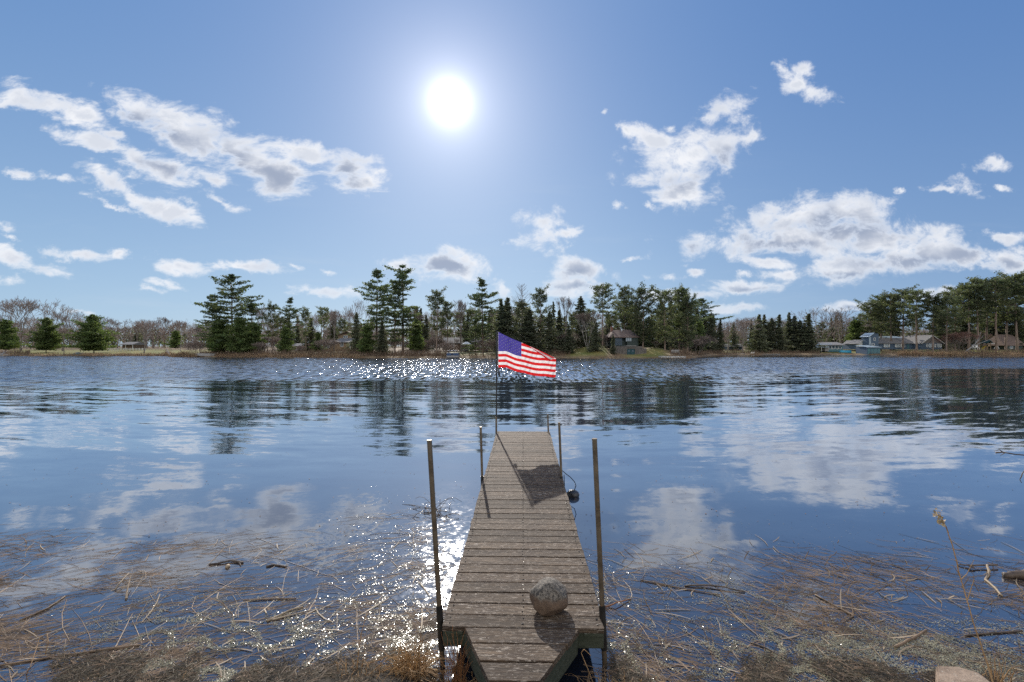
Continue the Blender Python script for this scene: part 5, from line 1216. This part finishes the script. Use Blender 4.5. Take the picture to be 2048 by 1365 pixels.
stick('dark stick with two stubs and a pale nut floating left of the dock', [w_(418, 1130), w_(440, 1126, .012), w_(462, 1122, .014), w_(486, 1126)], .010, .012, m_stick, [([w_(455, 1124, .012), w_(459, 1120, .035)], .008), ([w_(478, 1124), w_(482, 1132)], .012)])
nut = rock('nut', tuple(w_(455, 1133, .012)), (.026, .026, .022), 2.2, m_pale, sub=2); tag(nut, 'small round pale nut floating against the dark stick', 'nut')
stick('black waterlogged wood scrap between the stick and the dock', [w_(533, 1133), w_(550, 1130), w_(573, 1134)], .012, .009, m_stick)
stick('short straight brown stalk floating level in the left drift', [w_(487, 1201), w_(545, 1198), w_(592, 1197)], .006, .006, m_straw)
stick('stout brown reed stalk pointing up and right in the left drift', [w_(40, 1241), w_(95, 1217), w_(130, 1193)], .009, .007, m_straw)
stick('pair of split pale stalks in the left drift near the dock', [w_(535, 1242), w_(575, 1223), w_(606, 1214)], .010, .006, m_pale, [([w_(545, 1240), w_(600, 1226), w_(662, 1211)], .008)])
stick('upright looking flat reed leaf standing in the left water', [w_(230, 1180), w_(238, 1168, .04), w_(258, 1146, .05)], .009, .004, m_pale, [([w_(252, 1198), w_(255, 1178, .04), w_(262, 1150, .08)], .010)])
stick('curved dark stick floating right of the dock among reeds', [w_(1368, 1172), w_(1415, 1170, .02), w_(1450, 1175, .02), w_(1490, 1184)], .009, .006, m_stick)
stick('long thin stalk slanting through the reeds right of the dock', [w_(1280, 1160), w_(1370, 1178), w_(1440, 1190)], .006, .005, m_straw)
stick('brown stick with a pale end lying on the duckweed mat', [w_(1790, 1294), w_(1825, 1277), w_(1853, 1260)], .010, .008, m_straw)
stick('dark stalk lying at the lower right on the duckweed', [w_(1930, 1271), w_(1985, 1266), w_(2044, 1262)], .007, .008, m_stick)
stick('thin dark branch pointing away across the lower middle right', [w_(1500, 1285), w_(1530, 1295), w_(1578, 1322)], .007, .005, m_stick)
stick('twig with bark curls standing in the reeds right of the dock', [w_(1630, 1190), w_(1700, 1228), w_(1707, 1232)], .008, .007, m_straw, [([w_(1707, 1232), w_(1704, 1206, .06), w_(1700, 1180, .12)], .006), ([w_(1707, 1232), w_(1680, 1248)], .006)])
stick('rusty curved twig by the right edge of the dock', [w_(1210, 1215), w_(1232, 1206, .03), w_(1262, 1198)], .007, .004, m_rust)
stick('dark forked branch with a knobby whitish arm in the water, far right', [w_(1915, 1130), w_(1945, 1131, .03), w_(1995, 1130, .03)], .008, .010, m_stick, [([w_(1938, 1131, .03), w_(1950, 1137, .02)], .014)])
stick('knobby bleached branch sinking into the water at the far right', [w_(1975, 1131, .03), w_(1978, 1146, .02), w_(1971, 1160), w_(1990, 1175), w_(2004, 1192)], .013, .009, m_pale, [([w_(1976, 1146, .02), w_(1966, 1150, .04)], .006)])
o = stick('dark mossy log end lying in the water at the right edge', [w_(2010, 1152, .02), w_(2035, 1150, .03), w_(2075, 1152, .04)], .030, .06, m_stick, name='log', cat='log')
stick('thin branch with a split end reaching in over the water from the right edge', [P(2060, 912, 6.2), P(2030, 909, 6.2), P(2006, 905, 6.2), P(1992, 906, 6.2)], .007, .010, m_stick, [([P(2006, 905, 6.2), P(1999, 900, 6.2), P(1988, 903, 6.2)], .008), ([P(2010, 906, 6.2), P(2000, 912, 6.2)], .006)], name='branch', cat='branch')
stick('short drooping twig at the right picture edge', [P(2052, 935, 6.0), P(2044, 950, 6.0), P(2040, 960, 6.0), P(2043, 966, 6.0)], .006, .004, m_stick, name='branch', cat='branch')
# wiry brush in the water left of the dock, between the two left posts
r = np.random.default_rng(55); lines = []
for i in range(26):
    c = PW(r.uniform(815, 900), r.uniform(1010, 1040), 0); a = r.uniform(-.5, 3.6); L_ = r.uniform(.15, .55); up_ = r.uniform(0, .32)
    s_ = np.linspace(0, 1, 5)[:, None]; d_ = np.array([math.cos(a), math.sin(a) * .7, 0])
    lines.append(np.array(c)[None] + d_ * L_ * s_ + np.array([0, 0, 1.]) * up_ * L_ * np.sin(s_ * 2.6) * 1.3)
V, Q = polytubes(lines, .0045, .002, 4); o = mesh_np('water_brush', V, Q, m_stick); tag(o, 'tangle of thin dark twigs in the water behind the near left post', 'brush')

# ---- tall dry weed stem at the right
st_ = [P(1992, 1385, 2.75), P(1975, 1330, 2.8), P(1945, 1240, 2.85), P(1922, 1160, 2.9), P(1905, 1090, 2.92), P(1890, 1050, 2.95), P(1880, 1030, 2.95)]
tw = [([P(1922, 1160, 2.9), P(1934, 1148, 2.9), P(1948, 1120, 2.9)], .0035), ([P(1935, 1200, 2.88), P(1948, 1160, 2.88), P(1945, 1140, 2.88)], .003), ([P(1906, 1095, 2.92), P(1904, 1085, 2.92)], .003), ([P(1918, 1148, 2.9), P(1905, 1130, 2.9)], .003), ([P(1897, 1066, 2.94), P(1892, 1052, 2.94)], .003)]
o = stick('tall thin dry weed stem with a curled seed head, standing at the lower right', st_, .0044, .0024, m_dry, tw, name='weed_stem', cat='weed')
c = o.location; V, F_ = leaves(np.array([list(P(1872, 1024, 2.95) - c), list(P(1878, 1034, 2.95) - c), list(P(1884, 1044, 2.95) - c)]), 12, (.009, .009, .012), .026, np.random.default_rng(4)); mesh_np('seed_head', V, F_, m_pale, o)

# ---- grass tufts on the bank edge
def tuft(label, px, py, n, hmin, hmax, spread, m, seed, droop=1.0, lean=0.0, r0=.0036, zb=.0, wid=.06):
    r = np.random.default_rng(seed); c = PW(px, py, zb); lines = []; rr = []
    o = tag(empty('grass_tuft', tuple(c)), label, 'grass', 'dry grass tufts at the dock end')
    for i in range(n):
        a = r.uniform(0, 6.28); L_ = r.uniform(hmin, hmax); out_ = abs(r.normal(spread, spread * .5)); b = np.array([r.normal(0, wid), r.normal(0, wid), -.02])
        s_ = np.linspace(0, 1, 8)[:, None]; h = np.array([math.cos(a) + lean, math.sin(a), 0])
        dz_ = L_ * (s_ * (1 - .0 * s_) - droop * out_ * 1.6 * s_ ** 2.4)
        lines.append(b + h * (out_ * L_ * (s_ ** 1.6)) * 1.4 + np.array([0, 0, 1.]) * dz_ + r.normal(0, .004, (8, 3)))
    V, Q = polytubes(lines, r0, r0 * .35, 3); mesh_np('blades', V, Q, m, o); return o
tuft('big arching tuft of straw coloured grass left of the dock end', 822, 1362, 330, .22, .46, .50, m_dry, 1, wid=.06)
tuft('low straw tuft further left of the dock end', 720, 1385, 200, .16, .34, .6, m_dry, 2, wid=.09)
tuft('upright rusty grass blades in front of the left dock corner', 915, 1385, 40, .28, .52, .16, m_rust, 3, droop=.5, wid=.035)
tuft('thin tan blades bending over the left end joist', 935, 1392, 22, .18, .40, .45, m_dry, 4, wid=.05)
tuft('short straw tuft right of the dock end', 1215, 1385, 60, .06, .20, .6, m_dry, 5, wid=.07)
tuft('sparse straw tuft under the right end joist', 1300, 1395, 60, .06, .18, .8, m_dry, 6, wid=.12)
tuft('low tangled straw at the bottom edge right of the dock', 1480, 1400, 70, .05, .14, .9, m_dry, 7, wid=.12)
tuft('low tangled straw at the bottom left of the bank', 560, 1395, 110, .06, .15, .9, m_dry, 8, wid=.12)
tuft('sparse brown blades at the bottom left', 380, 1400, 70, .05, .13, .9, m_dry, 9, wid=.10)
tuft('thin brown stalks rising at the lower right corner', 2010, 1380, 20, .15, .35, .2, m_dry, 10, droop=.3, wid=.05)
for (lab, pts) in (('single bent reed arching out of the water at the far bottom left', [PW(52, 1350, 0), PW(60, 1335, .10), P(80, 1275, 3.55), P(94, 1268, 3.5), P(97, 1285, 3.45), P(90, 1310, 3.45)]),
                   ('thin straight brown stalk standing left of the dock end', [PW(712, 1372, 0), P(715, 1320, 3.3), P(722, 1270, 3.3), P(733, 1228, 3.3)]),
                   ('thin stalk bending left from the big straw tuft', [PW(700, 1385, 0), P(735, 1352, 3.2), P(775, 1318, 3.2), P(815, 1308, 3.2)]),
                   ('wiry bent stalk standing in the dark water right of the dock end', [PW(1190, 1375, 0), P(1176, 1340, 3.2), P(1162, 1306, 3.2), P(1168, 1299, 3.2), P(1182, 1312, 3.2)])):
    stick(lab, pts, .0035, .002, m_dry, name='reed_stalk', cat='reed')
